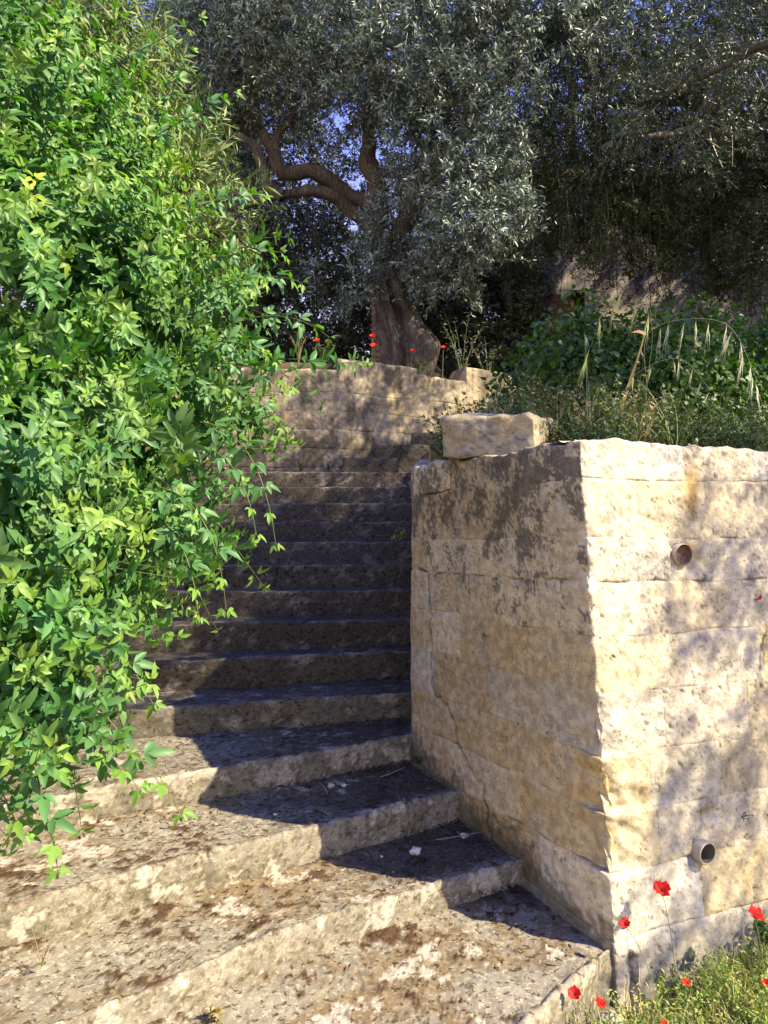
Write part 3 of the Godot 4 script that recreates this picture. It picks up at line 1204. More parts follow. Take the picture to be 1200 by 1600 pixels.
func limb(parent: Node3D, pts: Array, r0: float, r1: float, col: Color, rough := 0.25, seg := 12, called := "limb") -> void:
	var p := smooth_path(pts, 7)
	for k in range(1, p.size() - 1):
		p[k] += Vector3(N.get_noise_3d(p[k].x * 1.7, p[k].y * 1.7, 5.0), 0.5 * N.get_noise_3d(p[k].y * 1.7, p[k].z, 8.0), N.get_noise_3d(p[k].z * 1.7, p[k].x, 6.0)) * 0.10
	var r := []
	for k in p.size():
		var t := float(k) / (p.size() - 1)
		r.append(lerpf(r0, r1, pow(t, 0.8)))
	var b := Buf.new()
	b.tube(p, r, seg, col, rough, N, 5.0)
	part(called, b.mesh(), M.bark, parent)


func trees() -> void:
	var bark := Color(0.31, 0.265, 0.21)
	var twigs := []
	for k in 3:
		twigs.append(olive_twig(40, 0.34, 0.082, 0.0185, Color(0.040, 0.066, 0.042), Color(0.33, 0.40, 0.335), 0.1))
	var dark_twigs := []
	for k in 2:
		dark_twigs.append(olive_twig(60, 0.62, 0.10, 0.030, Color(0.030, 0.048, 0.022), Color(0.075, 0.095, 0.05)))
	var hang_twigs := []
	for k in 2:
		hang_twigs.append(olive_twig(60, 0.60, 0.085, 0.017, Color(0.05, 0.085, 0.03), Color(0.12, 0.165, 0.07), 0.8))

	# the old olive on the terrace
	var t := thing("olive_tree", "gnarled old olive with silver leaves and a thick twisted trunk behind the low wall", "tree", Vector3.ZERO)
	old_trunk(t, bark)
	limb(t, [Vector3(0.02, 5.55, -11.5), Vector3(-0.09, 6.18, -11.3), Vector3(-0.55, 6.55, -11.3), Vector3(-1.0, 6.77, -11.2), Vector3(-1.45, 6.8, -11.2), Vector3(-1.68, 7.2, -11.2), Vector3(-1.86, 7.45, -11.2), Vector3(-2.4, 7.6, -11.3), Vector3(-3.2, 8.1, -11.4)], 0.16, 0.04, bark * 0.8)
	limb(t, [Vector3(-0.02, 5.6, -11.4), Vector3(-0.2, 6.05, -11.3), Vector3(-0.63, 6.36, -11.2), Vector3(-1.08, 6.45, -11.1), Vector3(-1.51, 6.33, -11.0), Vector3(-1.85, 6.2, -11.0), Vector3(-2.5, 6.1, -10.9)], 0.13, 0.04, bark * 0.8)
	limb(t, [Vector3(-1.4, 6.36, -11.02), Vector3(-1.66, 6.62, -10.95), Vector3(-1.82, 7.0, -10.9), Vector3(-2.2, 7.28, -10.95), Vector3(-2.6, 7.5, -11.0)], 0.10, 0.03, bark * 0.8)
	limb(t, [Vector3(-1.6, 7.05, -11.2), Vector3(-1.52, 7.35, -11.15), Vector3(-1.28, 7.62, -11.1), Vector3(-1.0, 8.1, -11.0)], 0.07, 0.03, bark)
	limb(t, [Vector3(0.05, 5.7, -11.5), Vector3(-0.14, 6.4, -11.4), Vector3(-0.18, 6.93, -11.3), Vector3(-0.2, 7.67, -11.3), Vector3(-0.1, 8.5, -11.3), Vector3(0.1, 9.4, -11.3)], 0.20, 0.06, bark)
	limb(t, [Vector3(0.15, 5.6, -11.5), Vector3(0.45, 6.5, -11.5), Vector3(0.85, 7.1, -11.4), Vector3(1.49, 7.97, -11.4), Vector3(2.2, 8.8, -11.2)], 0.19, 0.05, bark)
	limb(t, [Vector3(0.3, 5.3, -11.4), Vector3(0.8, 6.0, -11.2), Vector3(1.3, 6.3, -10.9), Vector3(1.7, 6.2, -10.7)], 0.10, 0.03, bark)
	var balls := []
	for q in [
		[Vector3(0.80, 5.95, -10.6), 0.95, 0.75], [Vector3(1.05, 5.42, -10.5), 0.58, 0.46], [Vector3(0.25, 5.45, -10.7), 0.45, 0.35], [Vector3(1.40, 5.95, -10.5), 0.62, 0.5],
		[Vector3(0.75, 7.0, -10.6), 0.95, 0.85], [Vector3(1.25, 6.65, -10.4), 0.55, 0.5], [Vector3(0.20, 8.1, -10.3), 1.15, 0.85], [Vector3(0.95, 8.0, -10.3), 0.85, 0.8],
		[Vector3(-1.05, 8.35, -10.8), 1.2, 0.80], [Vector3(-2.0, 8.5, -11.0), 1.2, 0.85], [Vector3(-2.6, 8.2, -11.4), 1.0, 0.9],
		[Vector3(1.75, 8.1, -10.5), 1.15, 0.95], [Vector3(-0.7, 7.6, -11.0), 0.6, 0.4], [Vector3(0.0, 9.3, -10.8), 1.9, 0.8], [Vector3(-2.2, 9.6, -11.4), 1.8, 0.9], [Vector3(2.0, 9.4, -10.9), 1.5, 0.8],
		[Vector3(-0.55, 5.2, -11.0), 0.35, 0.28], [Vector3(-3.4, 8.0, -11.8), 1.2, 1.0], [Vector3(-2.9, 7.0, -12.2), 0.9, 0.8]]:
		balls.append([q[0], Vector3(q[1], q[2], q[1])])
	crown(t, twigs, crown_places(balls, 5400, -0.02, 0.12, 1.0), 0.14)

	# olive whose branches come in from the right
	var dull := []
	for k in 2:
		dull.append(olive_twig(52, 0.38, 0.066, 0.014, Color(0.034, 0.058, 0.028), Color(0.11, 0.14, 0.075)))
	t = thing("olive_tree", "dull green olive whose branches fill the upper right above the bank", "tree", Vector3.ZERO)
	limb(t, [Vector3(6.9, 3.2, -11.6), Vector3(6.7, 4.6, -11.6), Vector3(6.3, 5.9, -11.6), Vector3(5.8, 6.9, -11.5)], 0.34, 0.20, bark, 0.3, 16, "trunk")
	limb(t, [Vector3(5.9, 6.6, -11.5), Vector3(5.0, 7.6, -11.5), Vector3(4.0, 8.2, -11.4), Vector3(3.0, 8.6, -11.4)], 0.15, 0.03, bark)
	limb(t, [Vector3(5.9, 6.5, -11.5), Vector3(5.1, 6.9, -10.8), Vector3(4.2, 7.0, -10.4), Vector3(3.4, 6.8, -10.2)], 0.13, 0.03, bark)
	limb(t, [Vector3(5.9, 6.8, -11.5), Vector3(6.2, 8.2, -11.6), Vector3(6.0, 9.6, -11.6)], 0.15, 0.04, bark)
	balls = []
	for q in [
		[Vector3(3.3, 8.1, -11.3), 1.2, 0.95], [Vector3(4.3, 7.2, -10.8), 1.1, 0.9], [Vector3(3.0, 9.3, -11.6), 1.3, 0.9], [Vector3(5.2, 8.3, -11.2), 1.5, 1.1], [Vector3(4.2, 9.3, -11.4), 1.4, 0.9],
		[Vector3(5.4, 6.4, -11.0), 1.0, 0.85], [Vector3(6.3, 7.3, -10.6), 1.3, 1.0], [Vector3(6.2, 9.2, -11.4), 1.5, 1.1], [Vector3(5.6, 5.6, -10.4), 0.8, 0.6]]:
		balls.append([q[0], Vector3(q[1], q[2], q[1])])
	crown(t, dull, crown_places(balls, 3700, -0.06, 0.15, 1.0), 0.12)
	# a lacy olive nearer on the right: it dapples the low wall and shades the upper stairs
	t = thing("olive_tree", "thin lacy olive with its trunk outside the right edge, reaching in at the top right", "tree", Vector3.ZERO)
	limb(t, [Vector3(5.6, 2.3, -5.6), Vector3(5.5, 3.6, -5.7), Vector3(5.1, 5.0, -5.8), Vector3(4.9, 5.8, -5.9)], 0.24, 0.13, bark, 0.3, 14, "trunk")
	limb(t, [Vector3(4.95, 5.6, -5.9), Vector3(4.5, 6.2, -6.8), Vector3(3.8, 6.5, -7.8), Vector3(3.0, 6.3, -8.3)], 0.10, 0.02, bark)
	limb(t, [Vector3(4.95, 5.6, -5.9), Vector3(4.9, 6.6, -5.5), Vector3(4.7, 7.4, -5.3)], 0.10, 0.03, bark)
	balls = []
	for q in [[Vector3(2.9, 6.1, -8.2), 0.75, 0.5], [Vector3(3.7, 6.7, -7.9), 0.8, 0.55], [Vector3(4.2, 7.3, -7.4), 0.8, 0.5]]:
		balls.append([q[0], Vector3(q[1], q[2], q[1])])
	var lace := crown_places(balls, 260, 0.0, 0.4, 1.0)
	balls = []
	for q in [[Vector3(4.5, 6.3, -5.5), 1.15, 0.85], [Vector3(5.3, 7.2, -5.4), 1.2, 0.9], [Vector3(4.0, 5.6, -5.5), 0.8, 0.6], [Vector3(5.0, 5.4, -4.9), 0.9, 0.6], [Vector3(4.5, 6.6, -4.7), 0.7, 0.5], [Vector3(4.7, 6.55, -3.1), 0.75, 0.65], [Vector3(4.6, 6.7, -4.0), 0.8, 0.7]]:
		balls.append([q[0], Vector3(q[1], q[2], q[1])])
	lace.append_array(crown_places(balls, 2000, -0.25, 0.3, 1.0))
	crown(t, dull, lace, 0.12)

	# tree with hanging strands before the house
	t = thing("weeping_tree", "tree with long hanging strands of narrow leaves before the plastered house", "tree", Vector3.ZERO)
	limb(t, [Vector3(7.4, 3.7, -12.6), Vector3(7.1, 5.5, -12.6), Vector3(6.4, 7.2, -12.6), Vector3(5.6, 8.4, -12.5)], 0.22, 0.10, bark * 0.8, 0.2, 12, "trunk")
	limb(t, [Vector3(5.7, 8.2, -12.5), Vector3(4.2, 8.5, -12.4), Vector3(2.6, 8.1, -12.2)], 0.10, 0.03, bark * 0.8)
	limb(t, [Vector3(6.4, 7.2, -12.6), Vector3(6.4, 8.2, -12.2), Vector3(6.6, 8.2, -12.0)], 0.10, 0.03, bark * 0.8)
	var strands := []
	for k in 330:
		var x := rng.randf_range(1.7, 7.6)
		var z := -12.2 + rng.randf_range(-1.0, 1.0)
		var top := 8.2 + rng.randf_range(-0.9, 0.8) - 0.10 * absf(x - 4.0)
		var bottom := 5.60 + rng.randf_range(0.0, 1.6) + 0.35 * N.get_noise_2d(x * 1.5, 4.0)
		if x > 3.0 and x < 5.4 and rng.randf() < 0.5:
			bottom = 5.78 + rng.randf_range(0.0, 0.6)
		if F.get_noise_2d(x * 1.1, z * 1.1) < -0.2:
			continue
		var y := top
		while y > bottom:
			strands.append(aim(Vector3(x + 0.06 * sin(y * 2.0 + k), y, z + 0.05 * sin(y * 1.7 + k)), Vector3(rng.randf_range(-0.2, 0.2), -1.0, rng.randf_range(-0.2, 0.2)), rng.randf_range(0.8, 1.1)))
			y -= 0.42
	balls = []
	for q in [[Vector3(3.0, 7.3, -12.4), 1.2, 0.9], [Vector3(4.4, 7.5, -12.6), 1.3, 0.9], [Vector3(5.8, 7.2, -12.4), 1.3, 1.0], [Vector3(3.6, 6.5, -12.3), 0.9, 0.55], [Vector3(5.2, 6.5, -12.2), 1.0, 0.6], [Vector3(6.6, 6.3, -12.0), 0.9, 0.8], [Vector3(5.9, 5.6, -12.0), 0.9, 0.7], [Vector3(5.2, 6.0, -12.2), 0.7, 0.45], [Vector3(7.2, 5.2, -11.8), 0.9, 0.9]]:
		balls.append([q[0], Vector3(q[1], q[2], q[1])])
	strands.append_array(crown_places(balls, 1700, -0.2, 0.9, 0.8))
	crown(t, hang_twigs, strands, 0.2)

	# dark evergreens beyond
	var k := 0
	for q in [
		[Vector3(-6.6, 4.2, -15.5), 2.7, 8.5, "dense dark evergreen at the far left behind the climber"],
		[Vector3(-2.9, 4.2, -17.0), 2.1, 9.5, "dark evergreen seen through the left limbs of the old olive"],
		[Vector3(0.9, 4.3, -16.2), 2.3, 9.0, "dark evergreen straight behind the trunk of the old olive"],
		[Vector3(4.4, 4.4, -18.5), 2.6, 9.5, "dark evergreen rising behind the roof of the plastered house"],
		[Vector3(8.6, 4.4, -16.0), 2.8, 10.0, "tall dark evergreen at the right beyond the plastered house"],
		[Vector3(11.5, 4.0, -13.0), 2.8, 11.5, "broad dark evergreen outside the right edge that shades the terrace"]]:
		t = thing("evergreen_tree", q[3], "tree", Vector3.ZERO)
		var base: Vector3 = q[0]
		var r: float = q[1]
		var tall: float = q[2]
		limb(t, [base + Vector3(0, -0.4, 0), base + Vector3(0.1, tall * 0.4, 0.1), base + Vector3(0, tall * 0.85, 0)], 0.26, 0.08, Color(0.09, 0.07, 0.055), 0.2, 10, "trunk")
		balls = []
		var n := 11
		for j in n:
			var f := float(j) / (n - 1)
			var a := j * 2.4 + k
			var rr := r * (0.62 - 0.25 * f)
			balls.append([base + Vector3(cos(a) * r * 0.5, 0.5 + tall * 0.92 * f, sin(a) * r * 0.5), Vector3(rr, rr * 0.85, rr)])
		crown(t, dark_twigs, crown_places(balls, 2300 if k == 1 else 1300, -0.24, 0.3, 1.0), 0.2)
		k += 1
	# low dark shrubs under the trees on the terrace
	k = 0
	for q in [
		[Vector3(-1.2, 3.9, -13.2), Vector3(1.3, 1.7, 0.7), "dark shrub in the shade left of the brick pier"],
		[Vector3(-3.3, 4.0, -12.6), Vector3(1.2, 1.5, 0.7), "tall dark shrub in the shade behind the climber"],
		[Vector3(1.55, 4.0, -12.9), Vector3(0.75, 1.4, 0.7), "dark shrub in the shade right of the old olive trunk"],
		[Vector3(6.6, 3.7, -9.6), Vector3(1.5, 1.3, 1.0), "grey shadowy shrub at the right end of the bank"]]:
		t = thing("shade_shrub", q[2], "shrub", Vector3.ZERO)
		var st := Buf.new()
		for j in 5:
			st.tube(bezier(q[0] + Vector3(0, -0.4, 0), q[0] + Vector3(0, 0.2, 0), q[0] + rand_dir() * 0.7 * q[1] + Vector3(0, 0.5, 0), 4), [0.03, 0.026, 0.02, 0.015, 0.01], 5, Color(0.08, 0.06, 0.045), 0, null, 1, false)
		part("stem", st.mesh(), M.bark, t)
		crown(t, dark_twigs, crown_places([[q[0] + Vector3(0, q[1].y * 0.7, 0), q[1]]], 750, -0.5, 0.1, 0.8), 0.2)
		k += 1
	# olive outside the frame on the right, known by the dappled shade it lays on the lit wall
	t = thing("olive_tree", "olive standing outside the right edge whose dappled shade falls on the lit wall", "tree", Vector3.ZERO)
	limb(t, [Vector3(6.6, -0.3, -3.0), Vector3(6.4, 1.2, -3.0), Vector3(6.1, 2.6, -2.8), Vector3(5.8, 3.6, -2.6)], 0.26, 0.12, bark, 0.3, 12, "trunk")
	balls = []
	for q in [[Vector3(5.3, 4.2, -2.35), 0.75, 0.6], [Vector3(5.5, 3.3, -2.6), 0.6, 0.5], [Vector3(6.3, 4.6, -2.8), 1.1, 0.8], [Vector3(5.6, 2.6, -2.9), 0.55, 0.45], [Vector3(4.9, 4.9, -2.5), 0.5, 0.35]]:
		balls.append([q[0], Vector3(q[1], q[2], q[1])])
	crown(t, twigs, crown_places(balls, 620, -0.12, 0.3, 1.0), 0.12)


func old_trunk(t: Node3D, bark: Color) -> void:
	# a twisted, fluted bole with a burl on its right side
	var rows := 44
	var cols := 64
	var p := PackedVector3Array()
	var c := PackedColorArray()
	for r in rows:
		var f := float(r) / (rows - 1)
		var y := 3.45 + f * 2.5
		var cx := lerpf(0.40, 0.02, sstep(0.1, 1.0, f)) + 0.03 * sin(f * 7.0)
		var cz := -11.45
		var rad := lerpf(0.36, 0.22, sstep(0.0, 0.9, f)) + 0.13 * exp(-f * 9.0)
		for k in cols + 1:
			var a := TAU * (k % cols) / cols
			var tw := a + f * 1.6
			var flute := 0.30 * sin(tw * 4.0 + 1.8 * sin(f * 5.0)) + 0.12 * sin(tw * 9.0 + 2.0) + 0.36 * N.get_noise_3d(cos(a) * 1.6, y * 1.1, sin(a) * 1.6)
			var rr := rad * (1.0 + flute * (0.9 - 0.4 * f))
			var da := wrapf(a - 0.85, -PI, PI)
			rr += 0.15 * exp(-da * da / 0.30 - pow((y - 4.42) / 0.24, 2.0))
			rr += 0.05 * exp(-da * da / 0.45) * sstep(4.45, 4.25, y)
			var fine := F.get_noise_3d(cos(a) * 5.0, y * 2.0, sin(a) * 5.0)
			rr += 0.05 * fine
			p.append(Vector3(cx + cos(a) * rr, y, cz + sin(a) * rr))
			var cc := (bark * 0.45).lerp(Color(0.32, 0.285, 0.245), clampf(0.30 + 1.6 * fine, 0, 1))
			cc = cc.lerp(Color(0.06, 0.045, 0.035), 0.8 * sstep(-0.08, -0.28, flute))
			cc.a = 1.0
			c.append(cc)
	var b := Buf.new()
	b.grid(p, c, rows, cols + 1, false)
	part("trunk", b.mesh(), M.bark, t)


# ---------------------------------------------------------------- the climber on the left

# one leaf: a long leaflet and two side leaflets on a short stalk, along +Y
func three_leaf(m: Buf, at: Vector3, dir: Vector3, up: Vector3, s: float, col: Color) -> void:
	dir = dir.normalized()
	var side := dir.cross(up).normalized()
	up = side.cross(dir).normalized()
	var st := at + dir * 0.014 * s
	m.ribbon([at, st], 0.0022 * s, col * 1.1)
	m.leaf(st, dir - up * 0.15, up, 0.066 * s, 0.0225 * s, col, rng.randf_range(0.05, 0.35), rng.randf_range(0.15, 0.4))
	for k in [-1.0, 1.0]:
		m.leaf(st, dir * 0.62 + side * k * 0.8 - up * rng.randf_range(0.0, 0.3), up, 0.042 * s * rng.randf_range(0.85, 1.1), 0.0185 * s, col, rng.randf_range(0.05, 0.3), rng.randf_range(0.15, 0.4))


func leaf_color(young: float) -> Color:
	var c := Color(0.066, 0.19, 0.042).lerp(Color(0.115, 0.27, 0.085), rng.randf())
	return jitter(c.lerp(Color(0.20, 0.36, 0.04), young), 0.12)


func sprig(length: float, s0: float) -> ArrayMesh:
	var m := Buf.new()
	var bend := Vector3(rng.randf_range(-0.3, 0.3), 0, rng.randf_range(-0.3, 0.3)) * length
	var path := bezier(Vector3.ZERO, Vector3(0, length * 0.55, 0), Vector3(0, length * 0.95, 0) + bend, 8)
	var rad := []
	for k in 9:
		rad.append(0.0022 * (1.0 - 0.08 * k))
	m.tube(path, rad, 4, Color(0.10, 0.15, 0.04), 0, null, 1, false)
	var n := 7
	for k in n:
		var t := (k + 0.8) / (n - 0.2)
		var j := clampi(int(t * 8), 0, 7)
		var at: Vector3 = path[j].lerp(path[j + 1], t * 8 - j)
		var axis: Vector3 = (path[j + 1] - path[j]).normalized()
		var a := k * PI * 0.5 + rng.randf_range(-0.3, 0.3)
		var s := s0 * (1.0 - 0.55 * pow(t, 3.0)) * rng.randf_range(0.8, 1.15)
		for q in 2:
			var out := Vector3(cos(a + q * PI), 0, sin(a + q * PI))
			out = (out - axis * out.dot(axis)).normalized()
			three_leaf(m, at, out * 0.85 + axis * rng.randf_range(0.35, 0.9), (axis + Vector3(0, 0, 0.001)).normalized(), s, leaf_color(pow(t, 4.0) * 0.8))
	return m.mesh()


const CLIMBER := [
	[Vector3(-1.66, 2.32, -3.15), Vector3(1.05, 0.78, 0.85)],
	[Vector3(-2.10, 3.18, -3.45), Vector3(0.98, 0.90, 0.85)],
	[Vector3(-2.52, 4.05, -3.70), Vector3(0.85, 0.75, 0.80)],
	[Vector3(-1.44, 1.76, -2.80), Vector3(0.76, 0.46, 0.60)],
	[Vector3(-1.36, 1.42, -2.30), Vector3(0.56, 0.36, 0.46)],
	[Vector3(-1.22, 1.22, -2.05), Vector3(0.44, 0.24, 0.36)],
	[Vector3(-1.72, 1.55, -2.30), Vector3(0.70, 0.62, 0.55)],
]


func climber() -> void:
	var t := thing("climbing_shrub", "big bright green climber with three-part leaves spilling over the left side of the stairs", "climber")
	# woody stems from the soil of the left bank up into the mass
	for k in 7:
		var a := Vector3(-2.45 - 0.12 * k, 0.3, -2.7 - 0.22 * k)
		a.y = ground_h(a.x, a.z) - 0.1
		var q: Array = CLIMBER[k]
		limb(t, [a, a.lerp(q[0], 0.5) + Vector3(-0.1, 0.35, 0), q[0]], 0.028, 0.008, Color(0.17, 0.13, 0.085), 0.15, 7, "stem")
	var sprigs := []
	for k in 4:
		sprigs.append(sprig(rng.randf_range(0.31, 0.43), 1.22))
	var places := []
	var counts := [760, 740, 460, 420, 250, 170, 270]
	for b in CLIMBER.size():
		var o: Vector3 = CLIMBER[b][0]
		var r: Vector3 = CLIMBER[b][1]
		var made := 0
		var tries := 0
		while made < counts[b] and tries < 9000:
			tries += 1
			var d := rand_dir()
			if d.z < -0.45 or d.x < -0.75:
				continue
			var k := pow(rng.randf_range(0.30, 1.0), 0.5)
			var wob := 1.0 + 0.26 * N.get_noise_3d(d.x * 2.2 + b * 5.0, d.y * 2.2, d.z * 2.2) + 0.16 * N.get_noise_3d(d.x * 6.0 + b * 5.0, d.y * 6.0, d.z * 6.0)
			var at := o + d * r * k * wob
			var deep := false
			for c in CLIMBER.size():
				if c != b and ((at - CLIMBER[c][0]) / CLIMBER[c][1]).length() < 0.6:
					deep = true
			if deep:
				continue
			if N.get_noise_3d(at.x * 3.4, at.y * 3.4, at.z * 3.4) < -0.24:
				continue
			made += 1
			var dir := (d * 0.75 + Vector3(0.25, -0.35 if at.y < 2.4 else 0.1, 0.3) + rand_dir() * 0.55).normalized()
			places.append(aim(at - dir * 0.15, dir, rng.randf_range(0.75, 1.2)))
	var per := sprigs.size()
	for j in per:
		var mine := []
		var cols := []
		for k in range(j, places.size(), per):
			mine.append(places[k])
			var g := rng.randf_range(0.8, 1.15)
			var low := sstep(2.9, 1.9, places[k].origin.y + 0.3 * N.get_noise_3d(places[k].origin.x, places[k].origin.y, places[k].origin.z))
			var shade := Color(g * rng.randf_range(0.9, 1.2), g, g * rng.randf_range(0.85, 1.1) * lerpf(0.75, 1.3, low))
			if rng.randf() < 0.009:
				shade = Color(2.2, 1.45, 0.7)        # a yellowing spray
			cols.append(shade)
		scatter("foliage" if j == 0 else "foliage_%03d" % j, sprigs[j], M.climber_leaf, t, mine, cols)
	# the long shoots that stand clear of the mass, each with its own leaves
	var leaves := []
	for k in 6:
		var m := Buf.new()
		three_leaf(m, Vector3.ZERO, Vector3.UP, Vector3.BACK, 1.0, leaf_color(0.0 if k < 4 else 0.75))
		leaves.append(m.mesh())
	var shoots := [
		[Vector3(-0.62, 2.35, -2.95), Vector3(-0.38, 2.47, -2.9), Vector3(-0.20, 2.32, -2.9)],
		[Vector3(-0.70, 2.50, -3.0), Vector3(-0.46, 2.62, -3.0), Vector3(-0.30, 2.52, -2.9)],
		[Vector3(-0.75, 2.62, -3.0), Vector3(-0.54, 2.68, -3.0), Vector3(-0.39, 2.67, -3.0)],
		[Vector3(-0.70, 2.20, -2.85), Vector3(-0.48, 2.24, -2.8), Vector3(-0.33, 2.11, -2.8)],
		[Vector3(-0.72, 2.28, -2.9), Vector3(-0.52, 2.32, -2.8), Vector3(-0.38, 2.21, -2.8)],
		[Vector3(-0.70, 2.10, -2.8), Vector3(-0.44, 2.12, -2.75), Vector3(-0.35, 1.97, -2.75)],
		[Vector3(-0.62, 1.98, -2.7), Vector3(-0.40, 1.95, -2.6), Vector3(-0.35, 1.57, -2.6)],
		[Vector3(-0.70, 1.90, -2.7), Vector3(-0.46, 1.92, -2.6), Vector3(-0.41, 1.60, -2.58)],
		[Vector3(-0.72, 1.75, -2.5), Vector3(-0.50, 1.72, -2.4), Vector3(-0.47, 1.38, -2.4)],
		[Vector3(-0.80, 1.70, -2.5), Vector3(-0.58, 1.66, -2.4), Vector3(-0.54, 1.36, -2.35)],
		[Vector3(-0.88, 1.30, -2.05), Vector3(-0.66, 1.18, -1.95), Vector3(-0.49, 0.93, -1.95)],
		[Vector3(-0.90, 1.24, -2.0), Vector3(-0.72, 1.14, -1.95), Vector3(-0.59, 0.99, -1.95)],
		[Vector3(-0.86, 1.18, -1.9), Vector3(-0.76, 1.06, -1.8), Vector3(-0.72, 0.86, -1.8)],
		[Vector3(-0.98, 1.16, -1.9), Vector3(-0.86, 1.06, -1.8), Vector3(-0.80, 0.93, -1.8)],
		[Vector3(-0.95, 3.20, -3.2), Vector3(-0.76, 3.26, -3.1), Vector3(-0.58, 3.33, -3.1)],
		[Vector3(-1.15, 3.48, -3.2), Vector3(-0.95, 3.52, -3.1), Vector3(-0.70, 3.57, -3.0)],
		[Vector3(-0.90, 1.40, -2.15), Vector3(-0.70, 1.36, -2.1), Vector3(-0.60, 1.16, -2.1)],
		[Vector3(-0.95, 1.30, -2.0), Vector3(-0.76, 1.20, -1.95), Vector3(-0.66, 1.03, -1.95)],
		[Vector3(-0.80, 2.85, -3.1), Vector3(-0.62, 2.92, -3.05), Vector3(-0.46, 2.88, -3.0)],
		[Vector3(-1.10, 1.20, -1.85), Vector3(-1.00, 1.08, -1.75), Vector3(-0.93, 0.95, -1.72)],
	]
	for q in shoots:
		var path := bezier(q[0], q[1], q[2], 12)
		var rad := []
		for k in 13:
			rad.append(0.0026 - 0.00013 * k)
		var b := Buf.new()
		b.tube(path, rad, 5, Color(0.13, 0.18, 0.05), 0, null, 1, false)
		var sh := part("shoot", b.mesh(), M.climber_leaf, t)
		var n := 7
		for k in n:
			var f := 0.12 + 0.88 * k / (n - 1)
			var j := mini(int(f * 12), 11)
			var at: Vector3 = path[j].lerp(path[j + 1], f * 12 - j)
			var axis: Vector3 = (path[j + 1] - path[j]).normalized()
			var a := k * PI * 0.5 + rng.randf_range(-0.5, 0.5)
			var e1 := axis.cross(Vector3(0.2, 0.3, 1.0)).normalized()
			var e2 := axis.cross(e1)
			for s in 2:
				var out := (e1 * cos(a + s * PI) + e2 * sin(a + s * PI)).normalized()
				var dir := (out * 0.85 + axis * rng.randf_range(0.4, 0.9)).normalized()
				var up := (Vector3(0.35, 0.6, 0.5) + rand_dir() * 0.35)
				up = (up - dir * up.dot(dir)).normalized()
				var young: bool = f > 0.8
				var size := (1.05 if f < 0.7 else lerpf(1.0, 0.55, (f - 0.7) / 0.3)) * rng.randf_range(0.8, 1.15)
				var o := part("leaf", leaves[rng.randi_range(4, 5) if young else rng.randi_range(0, 3)], M.climber_leaf, sh)
				o.transform = Transform3D(Basis(dir.cross(up), dir, up).scaled_local(Vector3.ONE * size), at)

	# paler narrow-leaved shrub behind it
	var pale := []
	for k in 2:
		pale.append(olive_twig(46, 0.36, 0.095, 0.014, Color(0.13, 0.20, 0.05), Color(0.26, 0.31, 0.12), 0.1))
	t = thing("narrow_leaved_shrub", "pale yellow-green shrub with narrow leaves rising behind the climber", "shrub")
	limb(t, [Vector3(-2.5, 1.6, -5.0), Vector3(-1.9, 2.8, -4.9), Vector3(-1.4, 3.8, -4.8)], 0.05, 0.015, Color(0.15, 0.12, 0.08), 0.1, 7, "stem")
	var mine := crown_places([[Vector3(-1.75, 4.15, -4.8), Vector3(0.42, 0.50, 0.42)], [Vector3(-1.27, 3.45, -4.7), Vector3(0.33, 0.46, 0.36)], [Vector3(-2.0, 4.5, -4.9), Vector3(0.5, 0.5, 0.45)]], 520, -0.5, -0.3, 0.9)
	for j in 2:
		scatter("foliage" if j == 0 else "foliage_001", pale[j], M.grass, t, mine.slice(j * 260, j * 260 + 260))


# ---------------------------------------------------------------- plants

func grass_tuft(blades: int, h: float, spread: float, a: Color, b: Color, tip: Color, w := 0.006) -> ArrayMesh:
	var m := Buf.new()
	for k in blades:
		var an := rng.randf_range(0, TAU)
		var out := Vector3(cos(an), 0, sin(an))
		var hh := h * rng.randf_range(0.5, 1.1)
		var root := out * rng.randf_range(0.0, 0.04)
		var lean := spread * rng.randf_range(0.2, 1.0) * h
		m.ribbon(bezier(root, root + Vector3(0, hh * 0.65, 0) + out * lean * 0.2, root + Vector3(0, hh * rng.randf_range(0.75, 1.0), 0) + out * lean, 4), w * rng.randf_range(0.6, 1.2), jitter(a.lerp(b, rng.randf()), 0.2), tip)
	return m.mesh()


func forb(h: float, leaves: int, leaf: float, width: float, a: Color, b: Color) -> ArrayMesh:
	var m := Buf.new()
	for s in 4:
		var an := rng.randf_range(0, TAU)
		var out := Vector3(cos(an), 0, sin(an))
		var hh := h * rng.randf_range(0.5, 1.05)
		var path := bezier(Vector3.ZERO, Vector3(0, hh * 0.6, 0) + out * h * 0.1, Vector3(0, hh, 0) + out * h * 0.35, 5)
		m.ribbon(path, 0.003, jitter(a, 0.2))
		for k in leaves / 4:
			var t := rng.randf_range(0.15, 1.0)
			var j := mini(int(t * 5), 4)
			var at: Vector3 = path[j].lerp(path[j + 1], t * 5 - j)
			var d := (rand_dir() + Vector3.UP * 0.35).normalized()
			m.blade(at, d, (Vector3.UP + rand_dir() * 0.4).normalized(), leaf * rng.randf_range(0.5, 1.2) * (1.1 - 0.5 * t), width * rng.randf_range(0.7, 1.2), jitter(a.lerp(b, rng.randf()), 0.2))
	return m.mesh()


